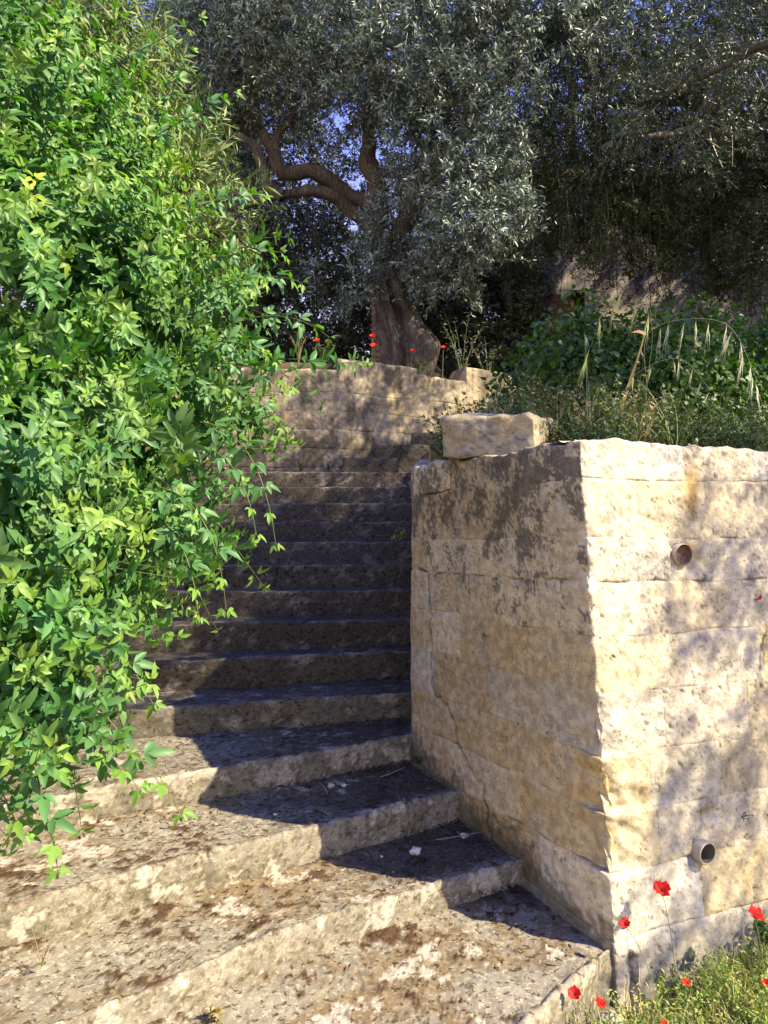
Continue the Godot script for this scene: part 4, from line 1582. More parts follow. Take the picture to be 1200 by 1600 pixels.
func straw(h: float) -> ArrayMesh:
	var m := Buf.new()
	for k in 7:
		var an := rng.randf_range(0, TAU)
		var out := Vector3(cos(an), 0, sin(an))
		var hh := h * rng.randf_range(0.6, 1.1)
		var path := bezier(Vector3.ZERO, Vector3(0, hh * 0.6, 0) + out * 0.05, Vector3(0, hh, 0) + out * h * rng.randf_range(0.1, 0.5), 5)
		m.ribbon(path, 0.0028, jitter(Color(0.34, 0.27, 0.14), 0.2))
		for j in 6:
			var at: Vector3 = path[rng.randi_range(2, 5)]
			m.blade(at, (rand_dir() + Vector3.UP * 0.3).normalized(), rand_dir(), 0.03 * rng.randf_range(0.5, 1.3), 0.006, jitter(Color(0.42, 0.34, 0.18), 0.2))
	return m.mesh()


func ground_places(n: int, area: Callable, tilt: float, lo: float, hi: float, sink := 0.01) -> Array:
	var out := []
	var tries := 0
	while out.size() < n and tries < n * 20:
		tries += 1
		var q = area.call()
		if q == null:
			continue
		var at := Vector3(q.x, ground_h(q.x, q.y) - sink, q.y)
		out.append(aim(at, Vector3.UP + rand_dir() * tilt, rng.randf_range(lo, hi)))
	return out


func bank_spot():
	var q := Vector2(rng.randf_range(0.35, 3.4), rng.randf_range(-8.4, -3.3))
	var a := q - WA
	var d1 := a.dot(Vector2(0.919, -0.394))
	var d2 := a.dot(Vector2(-0.425, -0.905))
	var d3 := (q - WB).dot(Vector2(0.998, 0.055))
	var d := minf(d1, minf(d2, d3))
	if d < 0.26:
		return null
	if q.x < 0.95 and q.y > -4.75 and d < 0.42:
		return null
	return q


func bank_front():
	var q = bank_spot()
	if q == null or (q - WA).dot(Vector2(-0.425, -0.905)) > 1.5:
		return null
	return q


func bank_arch():
	var q = bank_spot()
	if q == null or q.x < 0.95 or (q - WA).dot(Vector2(-0.425, -0.905)) > 2.6:
		return null
	return q


func bank_left():
	var q = bank_spot()
	if q == null or q.x > 1.6:
		return null
	return q


func upper_spot():
	var q := Vector2(rng.randf_range(-2.4, 4.5), rng.randf_range(-13.5, -9.5))
	var d := minf(-9.2 - q.y, (q - BE).dot(Vector2(-0.499, -0.866)))
	return null if d < 0.3 else q


func yard_spot():
	var q := Vector2(rng.randf_range(0.3, 2.6), rng.randf_range(-4.2, -1.5))
	if (q - WA).dot(Vector2(-0.425, -0.905)) > -0.22:
		return null
	# right of the lowest step
	var best := 9.0
	var pts: Array = NOSE[0][1]
	for k in pts.size() - 1:
		var a: Vector2 = pts[k]
		var b: Vector2 = pts[k + 1]
		var c := Geometry2D.get_closest_point_to_segment(q, a, b)
		if q.distance_to(c) < best:
			best = q.distance_to(c)
			var t := b - a
			if (q - a).dot(Vector2(t.y, -t.x)) * -1.0 < 0.0:
				best = -best if false else best
	var e: Vector2 = Vector2(0.10, -2.12) - Vector2(0.88, -3.03)
	var side := (q - Vector2(0.88, -3.03)).cross(e)
	if side < 0.0:
		return null
	if best < 0.07:
		return null
	return q


func bank_plants() -> void:
	var green := Color(0.055, 0.10, 0.028)
	var grass := []
	for k in 3:
		grass.append(grass_tuft(14, 0.26, 0.9, Color(0.05, 0.085, 0.025), Color(0.10, 0.14, 0.045), Color(0.16, 0.17, 0.07)))
	var weed := []
	for k in 3:
		weed.append(forb(0.34, 80, 0.038, [0.009, 0.014, 0.020][k], Color(0.05, 0.09, 0.03), Color(0.12, 0.16, 0.065)))
	var dry := [straw(0.36), straw(0.42)]
	var mine: Array
	for k in 3:
		mine = ground_places(150, bank_spot, 0.5, 0.7, 1.3)
		scatter("bank_grass", grass[k], M.grass, self, mine, tints(mine.size(), 0.25))
		mine = ground_places(420, bank_spot, 0.5, 0.6, 1.3)
		scatter("bank_weeds", weed[k], M.grass, self, mine, tints(mine.size(), 0.3))
		mine = ground_places(200, bank_front, 0.4, 0.4, 0.8)
		scatter("bank_weeds", weed[k], M.grass, self, mine, tints(mine.size(), 0.3))
	var arch := []
	for k in 2:
		arch.append(grass_tuft(7, 0.55, 1.1, Color(0.06, 0.12, 0.03), Color(0.13, 0.20, 0.06), Color(0.24, 0.28, 0.12), 0.011))
		mine = ground_places(11, bank_arch, 0.5, 0.6, 1.0)
		scatter("bank_grass", arch[k], M.grass, self, mine, tints(mine.size(), 0.25))
	for k in 2:
		mine = ground_places(60, bank_left, 0.6, 0.7, 1.3)
		scatter("dry_grass", dry[k], M.grass, self, mine, tints(mine.size(), 0.2))
		mine = ground_places(70, upper_spot, 0.5, 0.5, 0.9)
		scatter("terrace_grass", grass[k], M.grass, self, mine, tints(mine.size(), 0.3))
	for o in get_children():
		if o is MultiMeshInstance3D and not o.has_meta("label"):
			var s := String(o.name)
			if s.begins_with("bank_grass"):
				tag(o, "long green grass growing over the bank above the corner wall", "grass", "green cover of the bank")
			elif s.begins_with("bank_weeds"):
				tag(o, "fine leafy weeds growing through the grass of the bank", "weeds", "leafy weeds of the bank")
			elif s.begins_with("dry_grass"):
				tag(o, "straw-coloured dead grass along the left of the bank", "dry grass", "dead grass of the bank")
			else:
				tag(o, "sparse grass on the terrace behind the low wall", "grass", "grass of the terrace")

	# leafy green bush on the bank
	var br := []
	for k in 3:
		var m := Buf.new()
		for j in 34:
			var at := rand_dir() * Vector3(0.12, 0.14, 0.12) + Vector3(0, 0.12, 0)
			m.leaf(at, rand_dir() + Vector3.UP * 0.2, (Vector3.UP + rand_dir() * 0.7).normalized(), rng.randf_range(0.03, 0.055), rng.randf_range(0.022, 0.034), jitter(Color(0.05, 0.115, 0.024).lerp(Color(0.10, 0.18, 0.035), rng.randf()), 0.15), 0.2, 0.15)
		br.append(m.mesh())
	for q in [
		[[[Vector3(1.45, 2.46, -5.4), Vector3(0.50, 0.52, 0.42)], [Vector3(1.92, 2.44, -5.4), Vector3(0.52, 0.54, 0.45)]], 560, "dense dark green leafy bush in the middle of the bank", 1.0],
		[[[Vector3(2.35, 2.70, -6.4), Vector3(0.6, 0.45, 0.5)], [Vector3(1.95, 2.72, -6.6), Vector3(0.45, 0.40, 0.4)]], 300, "brighter leafy bush behind the dark bush near the house wall", 1.35],
		[[[Vector3(3.25, 2.65, -5.8), Vector3(0.75, 0.55, 0.55)], [Vector3(3.6, 2.9, -6.5), Vector3(0.7, 0.6, 0.5)]], 330, "dim leafy bush at the right end of the bank", 0.7],
		[[[Vector3(1.25, 2.48, -6.2), Vector3(0.32, 0.34, 0.34)]], 110, "small leafy bush at the left foot of the dark bush", 0.9]]:
		var t := thing("leafy_bush", q[2], "bush")
		var st := Buf.new()
		for s in q[0]:
			for j in 4:
				var foot: Vector3 = s[0] + Vector3(rng.randf_range(-0.2, 0.2), 0, rng.randf_range(-0.2, 0.2))
				foot.y = ground_h(foot.x, foot.z) - 0.05
				st.tube(bezier(foot, foot.lerp(s[0], 0.5), s[0] + rand_dir() * 0.3, 3), [0.012, 0.01, 0.007, 0.004], 4, Color(0.12, 0.09, 0.05), 0, null, 1, false)
		part("stem", st.mesh(), M.bark, t)
		mine = crown_places(q[0], q[1], -0.6, -0.2, 1.0, 0.3)
		var cols := []
		for j in mine.size():
			var g: float = q[3] * rng.randf_range(0.75, 1.2)
			cols.append(Color(g, g, g))
		var third := mine.size() / 3
		for j in 3:
			scatter("foliage" if j == 0 else "foliage_%03d" % j, br[j], M.climber_leaf, t, mine.slice(j * third, (j + 1) * third), cols.slice(j * third, (j + 1) * third))

	# wild brome and oats with hanging ears
	brome("tall brome grass with long green ears bent over to the left above the loose block", Vector3(1.26, 0, -3.92), Vector3(1.30, 2.65, -3.88), Vector3(1.12, 2.80, -3.82), Vector3(0.98, 2.50, -3.78), 6, 0.15, Color(0.33, 0.37, 0.12))
	brome("thin brome grass with a few pale ears left of the dry reed", Vector3(1.02, 0, -4.0), Vector3(1.0, 2.45, -3.95), Vector3(0.98, 2.60, -3.9), Vector3(0.99, 2.25, -3.85), 4, 0.09, Color(0.22, 0.33, 0.17))
	brome("arching oat grass with pale drooping ears at the right edge of the bank", Vector3(1.30, 0, -4.02), Vector3(1.32, 2.62, -3.95), Vector3(1.62, 2.62, -3.8), Vector3(1.74, 2.32, -3.72), 12, 0.125, Color(0.42, 0.44, 0.30))
	brome("low oat grass with small pale ears between the dry reed and the right edge", Vector3(1.18, 0, -3.95), Vector3(1.22, 2.38, -3.95), Vector3(1.42, 2.46, -3.85), Vector3(1.56, 2.30, -3.82), 7, 0.07, Color(0.40, 0.42, 0.27))
	# a dry reed with its top snapped over
	var reed := thing("dry_reed", "flat tan reed leaf snapped over at its top among the bank grasses", "reed", Vector3(1.13, ground_h(1.13, -4.0), -4.0))
	var b := Buf.new()
	b.ribbon([Vector3(0, -0.05, 0), Vector3(0.06, 0.25, 0.03), Vector3(0.12, 0.44, 0.06), Vector3(0.155, 0.565, 0.08)], 0.022, Color(0.20, 0.22, 0.08), Color(0.42, 0.25, 0.11))
	part("blade", b.mesh(), M.grass, reed)
	b = Buf.new()
	b.ribbon([Vector3(0.156, 0.567, 0.083), Vector3(0.12, 0.578, 0.085), Vector3(0.085, 0.572, 0.09)], 0.020, Color(0.46, 0.25, 0.12))
	part("snapped_tip", b.mesh(), M.grass, reed)
	# upright weeds with a look of their own
	weed_plant("mustard_weed", "yellow-flowered weed leaning on the top of the lit wall", Vector3(1.12, 0, -3.72), 0.28, Color(0.50, 0.46, 0.05), 26, 0.010, Color(0.14, 0.22, 0.05))
	weed_plant("white_flower_weed", "tall white-flowered weed on the terrace right of the old olive trunk", Vector3(1.05, 0, -10.75), 1.15, Color(0.62, 0.64, 0.55), 34, 0.022, Color(0.17, 0.22, 0.11))
	weed_plant("white_flower_weed", "white-flowered weed leaning out over the right end of the low wall", Vector3(1.40, 0, -10.75), 0.85, Color(0.60, 0.62, 0.54), 26, 0.020, Color(0.19, 0.24, 0.12))
	weed_plant("dry_thistle", "thin dry thistle stalks with pale heads left of the dark bush", Vector3(1.95, 0, -10.2), 1.1, Color(0.48, 0.44, 0.36), 12, 0.028, Color(0.20, 0.18, 0.10))
	weed_plant("yellow_weed", "yellowing weed growing from the low wall beside the drooping grass", Vector3(1.68, 0, -10.05), 0.65, Color(0.46, 0.40, 0.08), 30, 0.016, Color(0.25, 0.26, 0.07))
	for q in [[Vector3(1.42, 0, -3.72), 0.085, "leftmost of the three pale seed heads along the edge of the lit wall"], [Vector3(1.47, 0, -3.76), 0.11, "middle one of the three pale seed heads along the edge of the lit wall"], [Vector3(1.60, 0, -3.78), 0.10, "rightmost of the three pale seed heads along the edge of the lit wall"]]:
		var foot: Vector3 = q[0]
		foot.y = ground_h(foot.x, foot.z)
		var s := thing("seed_head", q[2], "seed head", foot)
		b = Buf.new()
		b.tube(bezier(Vector3(0, -0.02, 0), Vector3(0.004, q[1] * 0.5, 0), Vector3(-0.003, q[1], 0), 4), [0.0016, 0.0016, 0.0014, 0.0014, 0.0012], 5, Color(0.30, 0.27, 0.14), 0, null, 1, false)
		part("stem", b.mesh(), M.grass, s)
		b = Buf.new()
		b.lump(Vector3(-0.003, q[1] + 0.008, 0), Vector3(0.0075, 0.011, 0.0075), Color(0.46, 0.41, 0.26), N, 3.0, 0.2)
		part("head", b.mesh(), M.grass, s)


func tints(n: int, amount: float) -> Array:
	var out := []
	for k in n:
		var g := 1.0 + rng.randf_range(-amount, amount)
		out.append(Color(g * rng.randf_range(0.9, 1.2), g, g * rng.randf_range(0.8, 1.1)))
	return out


func brome(label: String, foot: Vector3, up: Vector3, top: Vector3, end: Vector3, ears: int, size: float, col: Color) -> void:
	foot.y = ground_h(foot.x, foot.z) - 0.02
	var t := thing("brome_grass", label, "grass stalk", foot)
	var path := smooth_path([Vector3.ZERO, (up - foot) * 0.5, up - foot, top - foot, end - foot], 6)
	var rad := []
	for k in path.size():
		rad.append(0.0018 - 0.0012 * k / path.size())
	var b := Buf.new()
	b.tube(path, rad, 5, col * 0.7, 0, null, 1, false)
	part("stalk", b.mesh(), M.grass, t)
	for k in ears:
		var f := lerpf(0.58, 1.0, float(k) / maxi(ears - 1, 1))
		var at: Vector3 = path[mini(int(f * (path.size() - 1)), path.size() - 1)]
		b = Buf.new()
		var hang := (Vector3.DOWN + Vector3(rng.randf_range(-0.35, 0.15), 0, rng.randf_range(-0.2, 0.3))).normalized()
		var a := at + (hang + Vector3(rng.randf_range(-0.8, 0.8), 0.5, 0)) * 0.022
		b.ribbon([at, at.lerp(a, 0.5) + Vector3.UP * 0.006, a], 0.0014, col * 0.8)
		var s := size * rng.randf_range(0.8, 1.15)
		for j in 6:
			var d := (hang + rand_dir() * 0.10).normalized()
			var c0 := jitter(col, 0.15)
			b.blade(a + d * s * 0.07 * j, d, Vector3(0.3, 0.2, 1.0).normalized() + rand_dir() * 0.5, s * 0.5, 0.0055, c0)
			b.ribbon([a + d * s * (0.07 * j + 0.42), a + d * s * (0.07 * j + 0.42) + (d + rand_dir() * 0.06) * s * 0.6], 0.0012, c0 * 1.1)
		part("ear", b.mesh(), M.grass, t)


func weed_plant(called: String, label: String, foot: Vector3, h: float, fl: Color, n: int, size: float, green: Color) -> void:
	foot.y = ground_h(foot.x, foot.z) - 0.03
	var t := thing(called, label, "weed", foot)
	var b := Buf.new()
	var tips := []
	for k in 7:
		var a := rng.randf_range(0, TAU)
		var out := Vector3(cos(a), 0, sin(a) * 0.6) * h * rng.randf_range(0.08, 0.45)
		var path := bezier(Vector3.ZERO, Vector3(0, h * 0.5, 0) + out * 0.2, Vector3(0, h * rng.randf_range(0.65, 1.0), 0) + out, 6)
		b.tube(path, [0.005, 0.0045, 0.004, 0.0035, 0.003, 0.0025, 0.002], 4, green, 0, null, 1, false)
		for j in 9:
			b.blade(path[rng.randi_range(1, 5)], (rand_dir() + Vector3.UP * 0.3).normalized(), Vector3.UP, h * rng.randf_range(0.05, 0.13), h * 0.018, jitter(green, 0.2))
		tips.append(path)
	part("stems", b.mesh(), M.grass, t)
	b = Buf.new()
	for k in n:
		var path: Array = tips[k % 7]
		var at: Vector3 = path[rng.randi_range(4, 6)] + rand_dir() * h * 0.07
		for j in 5:
			var d := Vector3(cos(j * 1.257), 0.35, sin(j * 1.257))
			b.blade(at, d, Vector3.UP, size, size * 0.6, jitter(fl, 0.12))
	part("flowers", b.mesh(), M.petal, t, true)


func poppy(label: String, foot: Vector3, head: Vector3, size: float, face: Vector3, group := "") -> void:
	var t := thing("poppy", label, "poppy", foot, group)
	var b := Buf.new()
	var tip := head - foot
	var path := bezier(Vector3.ZERO, Vector3(tip.x * 0.2, tip.y * 0.7, tip.z * 0.2), tip, 8)
	var rad := []
	for k in 9:
		rad.append(0.0014 if size < 0.039 else 0.004)
	b.tube(path, rad, 5, Color(0.17, 0.21, 0.08), 0, null, 1, false)
	part("stem", b.mesh(), M.grass, t)
	face = face.normalized()
	var e1 := face.cross(Vector3(0.3, 1, 0.2)).normalized()
	var e2 := face.cross(e1)
	for k in 4:
		var a := k * PI * 0.5 + rng.randf_range(-0.2, 0.2)
		var out := e1 * cos(a) + e2 * sin(a)
		var sd := face.cross(out)
		var p := PackedVector3Array()
		var c := PackedColorArray()
		var lift := 0.010 if k % 2 == 0 else 0.016
		for r in 5:
			for q in 7:
				var f := float(r) / 4.0
				var s := (float(q) / 6.0 - 0.5) * 2.0
				var w := size * 0.62 * sin(minf(f * 1.9 + 0.12, PI * 0.62))
				var cup := size * (0.75 * f * (1.0 - 0.3 * f)) + 0.08 * size * sin(s * 7.0 + k) * f
				p.append(tip + out * size * (0.8 * f) * (1.0 - 0.22 * s * s + 0.3 * N.get_noise_2d(s * 3.0 + foot.x * 77.0, k * 5.0)) + sd * w * s + face * (cup + lift * 0.2 + 0.12 * size * s * s + size * 0.35 * f * N.get_noise_3d(s * 2.2 + k * 9.0, f * 2.5, foot.x * 31.0)))
				c.append(Color(0.72, 0.035, 0.022) * (1.0 + 0.2 * N.get_noise_2d(s * 3.0 + k, f * 5.0)))
		b = Buf.new()
		b.grid(p, c, 5, 7, false)
		part("petal", b.mesh(), M.petal, t)
	b = Buf.new()
	b.lump(tip + face * size * 0.16, Vector3.ONE * size * 0.16, Color(0.03, 0.03, 0.03), N, 2.0, 0.1, 5, 8)
	part("centre", b.mesh(), M.plain, t)


func low_plants() -> void:
	var grass := []
	var weed := []
	for k in 3:
		grass.append(grass_tuft(16, 0.15, 1.1, Color(0.18, 0.25, 0.05), Color(0.32, 0.36, 0.09), Color(0.52, 0.48, 0.20), 0.0050))
		weed.append(forb(0.16, 60, 0.030, 0.007, Color(0.17, 0.27, 0.055), Color(0.33, 0.39, 0.10)))
	var dry := straw(0.13)
	var mine: Array
	for k in 3:
		mine = ground_places(520, yard_spot, 0.6, 0.5, 1.2)
		tag(scatter("yard_grass", grass[k], M.grass, self, mine, tints(mine.size(), 0.3)), "sunlit yellow-green grass at the foot of the lit wall", "grass", "grass of the yard")
		mine = ground_places(520, yard_spot, 0.6, 0.6, 1.3)
		tag(scatter("yard_weeds", weed[k], M.grass, self, mine, tints(mine.size(), 0.3)), "fine sunlit weeds in the grass at the foot of the lit wall", "weeds", "weeds of the yard")
	mine = ground_places(220, yard_spot, 0.8, 0.6, 1.2)
	tag(scatter("yard_straw", dry, M.grass, self, mine, tints(mine.size(), 0.2)), "dry straw lying in the grass at the foot of the lit wall", "straw")


# ---------------------------------------------------------------- small things

func tread_h(x: float, z: float) -> float:
	# height of the tread under a point of the lower steps
	var best := -0.13
	for k in NOSE.size() - 1:
		var pts: Array = NOSE[k][1]
		for j in pts.size() - 1:
			var a: Vector2 = pts[j + 1]
			var b: Vector2 = pts[j]
			if x >= a.x and x <= b.x:
				var t := (x - a.x) / maxf(b.x - a.x, 1e-5)
				if z < lerpf(a.y, b.y, t) - 0.02:
					best = maxf(best, NOSE[k][0])
	return best


func stub_pipe(label: String, u: float, v: float, r: float, long: float, thick: float, col: Color, inside: Color) -> void:
	var q: Array = near_surf(u, v)
	var nrm: Vector3 = q[1]
	var out := (nrm + Vector3.DOWN * 0.06).normalized()
	var t := thing("drain_pipe", label, "pipe", q[0])
	var b := Buf.new()
	var deep := 0.022 if long < 0.03 else 0.08      # earth has silted it up to here
	var prof := [[-0.12, r], [long - 0.004, r], [long - 0.001, r - 0.002], [long, r - 0.004], [long, r - thick + 0.003], [long - 0.002, r - thick], [long - deep, r - thick], [long - deep - 0.004, r * 0.5], [long - deep, 0.0005]]
	var e1 := out.cross(Vector3.UP).normalized()
	var e2 := e1.cross(out)
	var p := PackedVector3Array()
	var c := PackedColorArray()
	for k in prof.size():
		for j in 33:
			var a := TAU * (j % 32) / 32.0
			var at: Vector3 = out * prof[k][0] + (e1 * cos(a) + e2 * sin(a)) * prof[k][1]
			p.append(at)
			var g := 1.0 + 0.25 * F.get_noise_3d(at.x * 25.0 + u, at.y * 25.0, at.z * 25.0)
			c.append((col if k < 5 else inside) * (g if k < 6 else 1.0 + 1.2 * F.get_noise_3d(at.x * 40.0, at.y * 40.0, at.z * 40.0)))
	b.grid(p, c, prof.size(), 33, false)
	part("pipe_ring", b.mesh(), M.pipe, t)


func small_things() -> void:
	# flush clay pipe high up, pale pipe lower down
	stub_pipe("clay drain pipe set flush in the upper half of the lit wall", 0.485, 1.523, 0.047, 0.020, 0.005, Color(0.46, 0.37, 0.29), Color(0.15, 0.09, 0.06))
	stub_pipe("pale drain pipe sticking out of the lit wall above the poppies", 0.475, 0.345, 0.046, 0.036, 0.009, Color(0.40, 0.35, 0.27), Color(0.14, 0.115, 0.085))

	# poppies
	for q in [
		["big red poppy wide open before the lit wall below the pale pipe", Vector3(1.06, -0.12, -2.96), Vector3(1.03, 0.28, -3.03), 0.036, Vector3(-0.1, 0.9, 0.7)],
		["red poppy nodding right before the foot of the wall corner", Vector3(0.97, -0.12, -2.88), Vector3(0.872, 0.19, -2.96), 0.024, Vector3(-0.3, 0.9, 0.7)],
		["red poppy at the right edge above the grass, tilted to its right", Vector3(1.42, -0.12, -3.05), Vector3(1.40, 0.16, -3.1), 0.036, Vector3(0.35, 0.9, 0.7)],
		["red poppy close to the front edge of the lowest step, left of its pair", Vector3(0.70, -0.14, -2.70), Vector3(0.632, 0.075, -2.72), 0.026, Vector3(-0.2, 0.9, 0.7)],
		["salmon-red poppy close to the lowest step, right of its pair", Vector3(0.76, -0.14, -2.68), Vector3(0.712, 0.045, -2.72), 0.022, Vector3(0.2, 0.9, 0.7)],
		["small red poppy deep in the yard grass straight below the pale pipe", Vector3(1.02, -0.14, -2.80), Vector3(1.03, 0.07, -2.80), 0.015, Vector3(0.0, 0.9, 0.7)],
		["small orange-red poppy in the yard grass at the right edge of the picture", Vector3(1.33, -0.14, -2.86), Vector3(1.32, 0.045, -2.84), 0.017, Vector3(-0.2, 0.9, 0.7)],
		["tiny red poppy low in the yard grass near the bottom edge", Vector3(0.90, -0.14, -2.66), Vector3(0.90, 0.02, -2.65), 0.014, Vector3(0.1, 0.9, 0.7)],
		["red poppy cut by the bottom edge at the right of the yard grass", Vector3(1.17, -0.14, -2.60), Vector3(1.165, 0.02, -2.60), 0.020, Vector3(0.1, 0.9, 0.7)],
		["red poppy by itself at the foot of the low steps at the left", Vector3(-0.62, -0.10, -2.22), Vector3(-0.60, 0.175, -2.32), 0.020, Vector3(0.0, 0.9, 0.7)],
		["single red poppy hanging out from a crack of the lit wall at the right edge", Vector3(1.74, 1.10, -3.60), Vector3(1.635, 1.325, -3.55), 0.028, Vector3(-0.2, 0.9, 0.7)],
		["red poppy on the terrace nearest the climber", Vector3(-0.84, 3.62, -9.65), Vector3(-0.81, 3.97, -9.6), 0.050, Vector3(0.0, 0.9, 0.7)],
		["red poppy left of the olive trunk, lower one of a pair", Vector3(-0.10, 3.62, -9.75), Vector3(-0.13, 3.93, -9.7), 0.055, Vector3(0.1, 0.9, 0.7)],
		["red poppy left of the olive trunk, upper one of a pair", Vector3(-0.15, 3.62, -9.85), Vector3(-0.14, 4.08, -9.8), 0.045, Vector3(-0.1, 0.9, 0.7)],
		["orange-red poppy among the leaves before the olive trunk", Vector3(0.33, 3.62, -9.85), Vector3(0.35, 3.90, -9.8), 0.040, Vector3(0.1, 0.9, 0.7)],
		["dim red poppy in the shade of the olive trunk above the low wall", Vector3(0.74, 3.62, -10.1), Vector3(0.75, 4.0, -10.05), 0.042, Vector3(0.0, 0.9, 0.7)]]:
		poppy(q[0], q[1], q[2], q[3], q[4], "poppies")

	# tufts along the top of the low wall
	weed_plant("dry_weed", "pale dry weed with bare stems on the low wall nearest the climber", Vector3(-1.02, 0, -9.55), 0.45, Color(0.42, 0.40, 0.12), 14, 0.02, Color(0.28, 0.28, 0.11))
	weed_plant("green_weed", "green feathery weed on the low wall just left of its raised blocks", Vector3(-0.72, 0, -9.58), 0.34, Color(0.16, 0.24, 0.06), 40, 0.03, Color(0.13, 0.22, 0.06))
	weed_plant("green_weed", "green weed on the low wall before the olive trunk", Vector3(0.45, 0, -10.05), 0.30, Color(0.17, 0.26, 0.06), 44, 0.03, Color(0.12, 0.22, 0.05))
	weed_plant("dry_weed", "thin dry weed on the low wall below the trunk burl", Vector3(1.05, 0, -10.4), 0.30, Color(0.36, 0.33, 0.2), 12, 0.02, Color(0.22, 0.22, 0.1))

	# plants in the joints of the walls
	crevice_plant("leafy sprig growing from the left edge of the corner wall over the stairs", Vector3(0.135, 1.60, -4.72), Vector3(-0.6, 0.15, 0.5), 0.16, 14, 0.032, Color(0.17, 0.26, 0.05))
	crevice_plant("thin green sprig trailing down the left edge of the corner wall", Vector3(0.14, 1.52, -4.78), Vector3(-0.35, -0.9, 0.4), 0.24, 12, 0.020, Color(0.13, 0.20, 0.05))
	crevice_plant("green fern-like sprig high on the left edge of the corner wall", Vector3(0.17, 1.93, -5.3), Vector3(-0.6, 0.2, 0.4), 0.16, 24, 0.020, Color(0.06, 0.12, 0.03))
	crevice_plant("dark green sprig beside the upper steps below the loose block", Vector3(0.19, 2.25, -6.2), Vector3(-0.7, 0.2, 0.4), 0.22, 30, 0.022, Color(0.05, 0.10, 0.03))
	crevice_plant("small grey-green sprig in the lit wall to the right of the pale pipe", near_at(0.70, 0.44), Vector3(0.2, 0.3, 0.8), 0.06, 26, 0.014, Color(0.13, 0.15, 0.06))
	crevice_plant("grey-green sprig hanging under the single poppy on the lit wall", near_at(0.985, 1.22), Vector3(0.1, -0.8, 0.5), 0.24, 60, 0.018, Color(0.12, 0.15, 0.06))
	crevice_plant("low dark plant in the corner where the second step meets the wall", Vector3(0.20, 0.335, -4.52), Vector3(-0.3, 0.5, 0.6), 0.10, 60, 0.020, Color(0.06, 0.095, 0.03))
	crevice_plant("dark green leafy weed at the foot of the lit wall by the right edge", Vector3(1.58, -0.10, -3.36), Vector3(-0.1, 0.9, 0.3), 0.26, 110, 0.045, Color(0.06, 0.12, 0.03))
	crevice_plant("low mossy weeds along the foot of the low wall at the stair head", Vector3(-0.95, 2.36, -9.10), Vector3(0.2, 0.6, 0.5), 0.16, 80, 0.03, Color(0.06, 0.08, 0.03))
	crevice_plant("small mossy weeds at the stair head nearest the turning steps", Vector3(-0.62, 2.36, -9.05), Vector3(0.2, 0.5, 0.5), 0.10, 50, 0.025, Color(0.06, 0.08, 0.03))
	crevice_plant("thin weed straggling over the bottom corner of the lowest step", Vector3(0.74, -0.10, -2.80), Vector3(-0.5, 0.8, 0.2), 0.24, 22, 0.016, Color(0.17, 0.18, 0.08))
	crevice_plant("straggly dry weed rooted below the front edge of the lowest step", Vector3(0.60, -0.12, -2.62), Vector3(-0.4, 0.9, 0.1), 0.20, 26, 0.016, Color(0.20, 0.19, 0.08))
	crevice_plant("tuft of yellow dry grass in the angle of the two lowest steps", Vector3(-0.55, 0.075, -2.62), Vector3(0.3, 0.4, 0.5), 0.06, 50, 0.03, Color(0.34, 0.28, 0.11))
	crevice_plant("thin dry grass stalk in the angle of a low step at the far left", Vector3(-1.12, 0.19, -2.68), Vector3(0.2, 1.0, 0.2), 0.16, 10, 0.02, Color(0.42, 0.34, 0.18))

	# white stones lying on the steps
	for q in [
		["left one of two white pebbles on the third step in the shade", -0.27, -4.16, 0.017],
		["right one of two white pebbles on the third step in the shade", -0.205, -4.17, 0.013],
		["largest white pebble, lying at the edge of the shade on a low step", 0.14, -3.66, 0.026],
		["white pebble beside the twig on the shaded tread by the wall", 0.38, -3.86, 0.019],
		["tiny white pebble where the shade ends on the step below the two pebbles", -0.50, -3.74, 0.008],
		["tiny white pebble on the shaded tread left of the largest pebble", -0.01, -3.62, 0.007]]:
		var at := Vector3(q[1], tread_h(q[1], q[2]) + q[3] * 0.35, q[2])
		var t := thing("white_pebble", q[0], "pebble", at, "pebbles on the steps")
		var b := Buf.new()
		b.lump(Vector3.ZERO, Vector3(q[3], q[3] * 0.62, q[3] * 0.8), Color(0.62, 0.59, 0.53), N, q[1] * 9.0, 0.5, 8, 12)
		part("stone", b.mesh(), M.plain, t)
	for q in [
		["pale rough stone in the grass below the front edge of the lowest step", Vector3(0.50, -0.075, -2.58), 0.045, 0.055],
		["smaller rough stone beside the pale one at the lowest step", Vector3(0.63, -0.10, -2.63), 0.035, 0.03],
		["rough stone in the shadow of the front edge of the lowest step", Vector3(0.79, -0.10, -2.86), 0.05, 0.04]]:
		var t := thing("rough_stone", q[0], "stone", q[1], "stones by the lowest step")
		var b := Buf.new()
		b.lump(Vector3.ZERO, Vector3(q[2], q[3], q[2] * 0.8), Color(0.50, 0.45, 0.36), F, q[1].x * 9.0, 0.5, 10, 14)
		part("stone", b.mesh(), M.stone, t)

	# fallen twigs
	for q in [["thin dry twig lying on the shaded tread beside a white pebble", Vector3(0.24, 0, -3.80), Vector3(0.52, 0, -3.93)], ["curved dry twig on the shaded third step near the wall", Vector3(-0.02, 0, -4.30), Vector3(0.12, 0, -4.50)], ["short dry twig at the shade edge of the second tread", Vector3(-0.28, 0, -4.02), Vector3(-0.34, 0, -4.22)]]:
		var a: Vector3 = q[1]
		var b2: Vector3 = q[2]
		a.y = tread_h(a.x, a.z) + 0.008
		b2.y = tread_h(b2.x, b2.z) + 0.008
		var b := Buf.new()
		var mid := a.lerp(b2, 0.5) + Vector3(0.02, 0.012, 0.03)
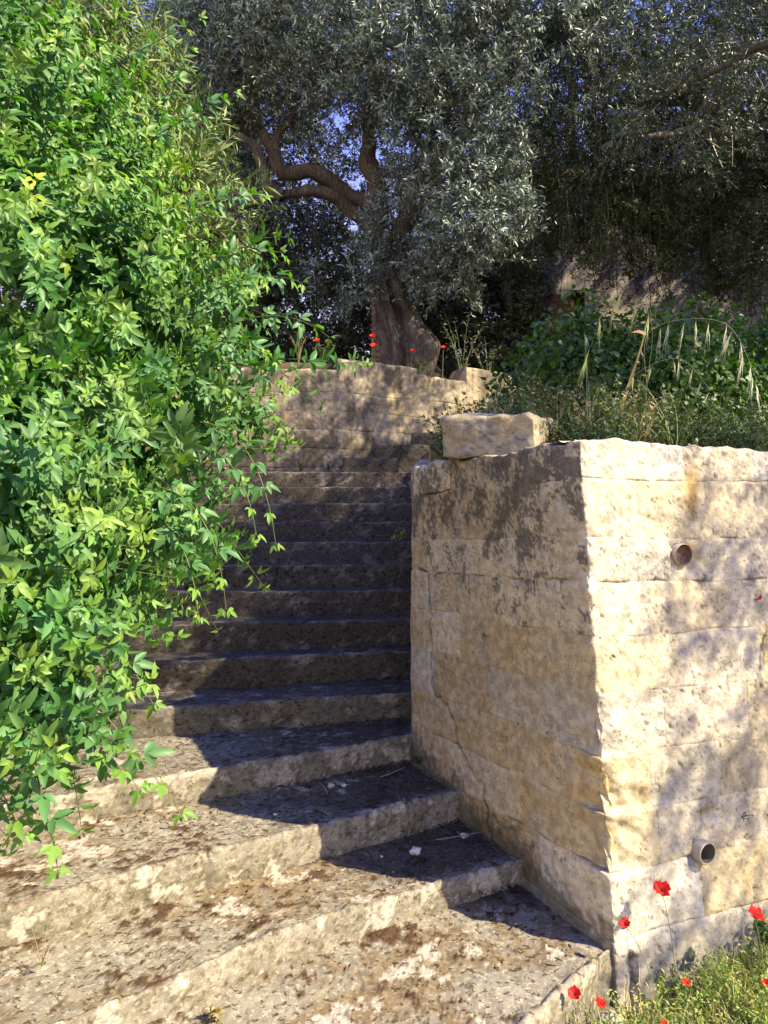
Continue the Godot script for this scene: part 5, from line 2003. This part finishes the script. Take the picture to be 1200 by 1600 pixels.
		b.tube(bezier(a, mid, b2, 8), [0.003, 0.003, 0.003, 0.0028, 0.0026, 0.0024, 0.002, 0.0018, 0.0014], 5, Color(0.30, 0.24, 0.18))
		tag(part("fallen_twig", b.mesh(), M.plain, self), q[0], "twig")

	# litter of dead olive leaves in the angles of the steps
	var leaf := Buf.new()
	leaf.blade(Vector3(0, 0, -0.02), Vector3(0, 0.1, 1), Vector3.UP, 0.045, 0.011, Color(1, 1, 1))
	var lm := leaf.mesh()
	var places := []
	var cols := []
	var tries := 0
	while places.size() < 2800 and tries < 60000:
		tries += 1
		var x := rng.randf_range(-1.3, 0.75)
		var z := rng.randf_range(-5.8, -2.9)
		# not inside the wall, and thickest close to it and in the shade
		var d := (Vector2(x, z) - WA).dot(Vector2(0.919, -0.394))
		if z > -4.65 and d > -0.03:
			continue
		if z <= -4.65 and x > 0.13:
			continue
		var near: float = absf(d) if z > -4.65 else absf(0.15 - x)
		if (z > -3.45 and rng.randf() > 0.06) or rng.randf() > exp(-near * 3.6) + 0.035:
			continue
		var h := tread_h(x, z)
		if absf(tread_h(x, z + 0.03) - h) > 0.01:
			continue
		var bb := Basis(Vector3.UP, rng.randf_range(0, TAU)) * Basis(rand_dir(), rng.randf_range(-0.5, 0.5))
		places.append(Transform3D(bb.scaled_local(Vector3.ONE * rng.randf_range(0.4, 1.1)), Vector3(x, h + 0.006, z)))
		cols.append(jitter([Color(0.045, 0.03, 0.02), Color(0.085, 0.06, 0.038), Color(0.055, 0.048, 0.032), Color(0.24, 0.20, 0.15)][0 if rng.randf() < 0.5 else (1 if rng.randf() < 0.6 else (2 if rng.randf() < 0.75 else 3))], 0.25))
	tag(scatter("leaf_litter", lm, M.grass, self, places, cols), "brown dead leaves gathered on the treads beside the wall", "leaf litter")


func near_at(u: float, v: float) -> Vector3:
	var q: Array = near_surf(u, v)
	return q[0] + q[1] * 0.005


func crevice_plant(label: String, at: Vector3, dir: Vector3, h: float, n: int, size: float, col: Color) -> void:
	var t := thing("small_plant", label, "plant", at)
	var b := Buf.new()
	var paths := []
	for k in 5:
		var tip := (dir.normalized() + rand_dir() * 0.45).normalized() * h * rng.randf_range(0.6, 1.1)
		var path := bezier(Vector3.ZERO, tip * 0.5 + Vector3.UP * h * 0.12, tip, 5)
		b.tube(path, [0.0016, 0.0015, 0.0014, 0.0012, 0.001, 0.0008], 4, col * 0.8, 0, null, 1, false)
		paths.append(path)
	part("stems", b.mesh(), M.grass, t)
	b = Buf.new()
	for k in n:
		var path: Array = paths[k % 5]
		b.blade(path[rng.randi_range(1, 5)], (rand_dir() + dir.normalized() * 0.6).normalized(), (Vector3.UP + rand_dir() * 0.5).normalized(), size * rng.randf_range(0.6, 1.2), size * 0.42, jitter(col, 0.25))
	part("leaves", b.mesh(), M.grass, t)
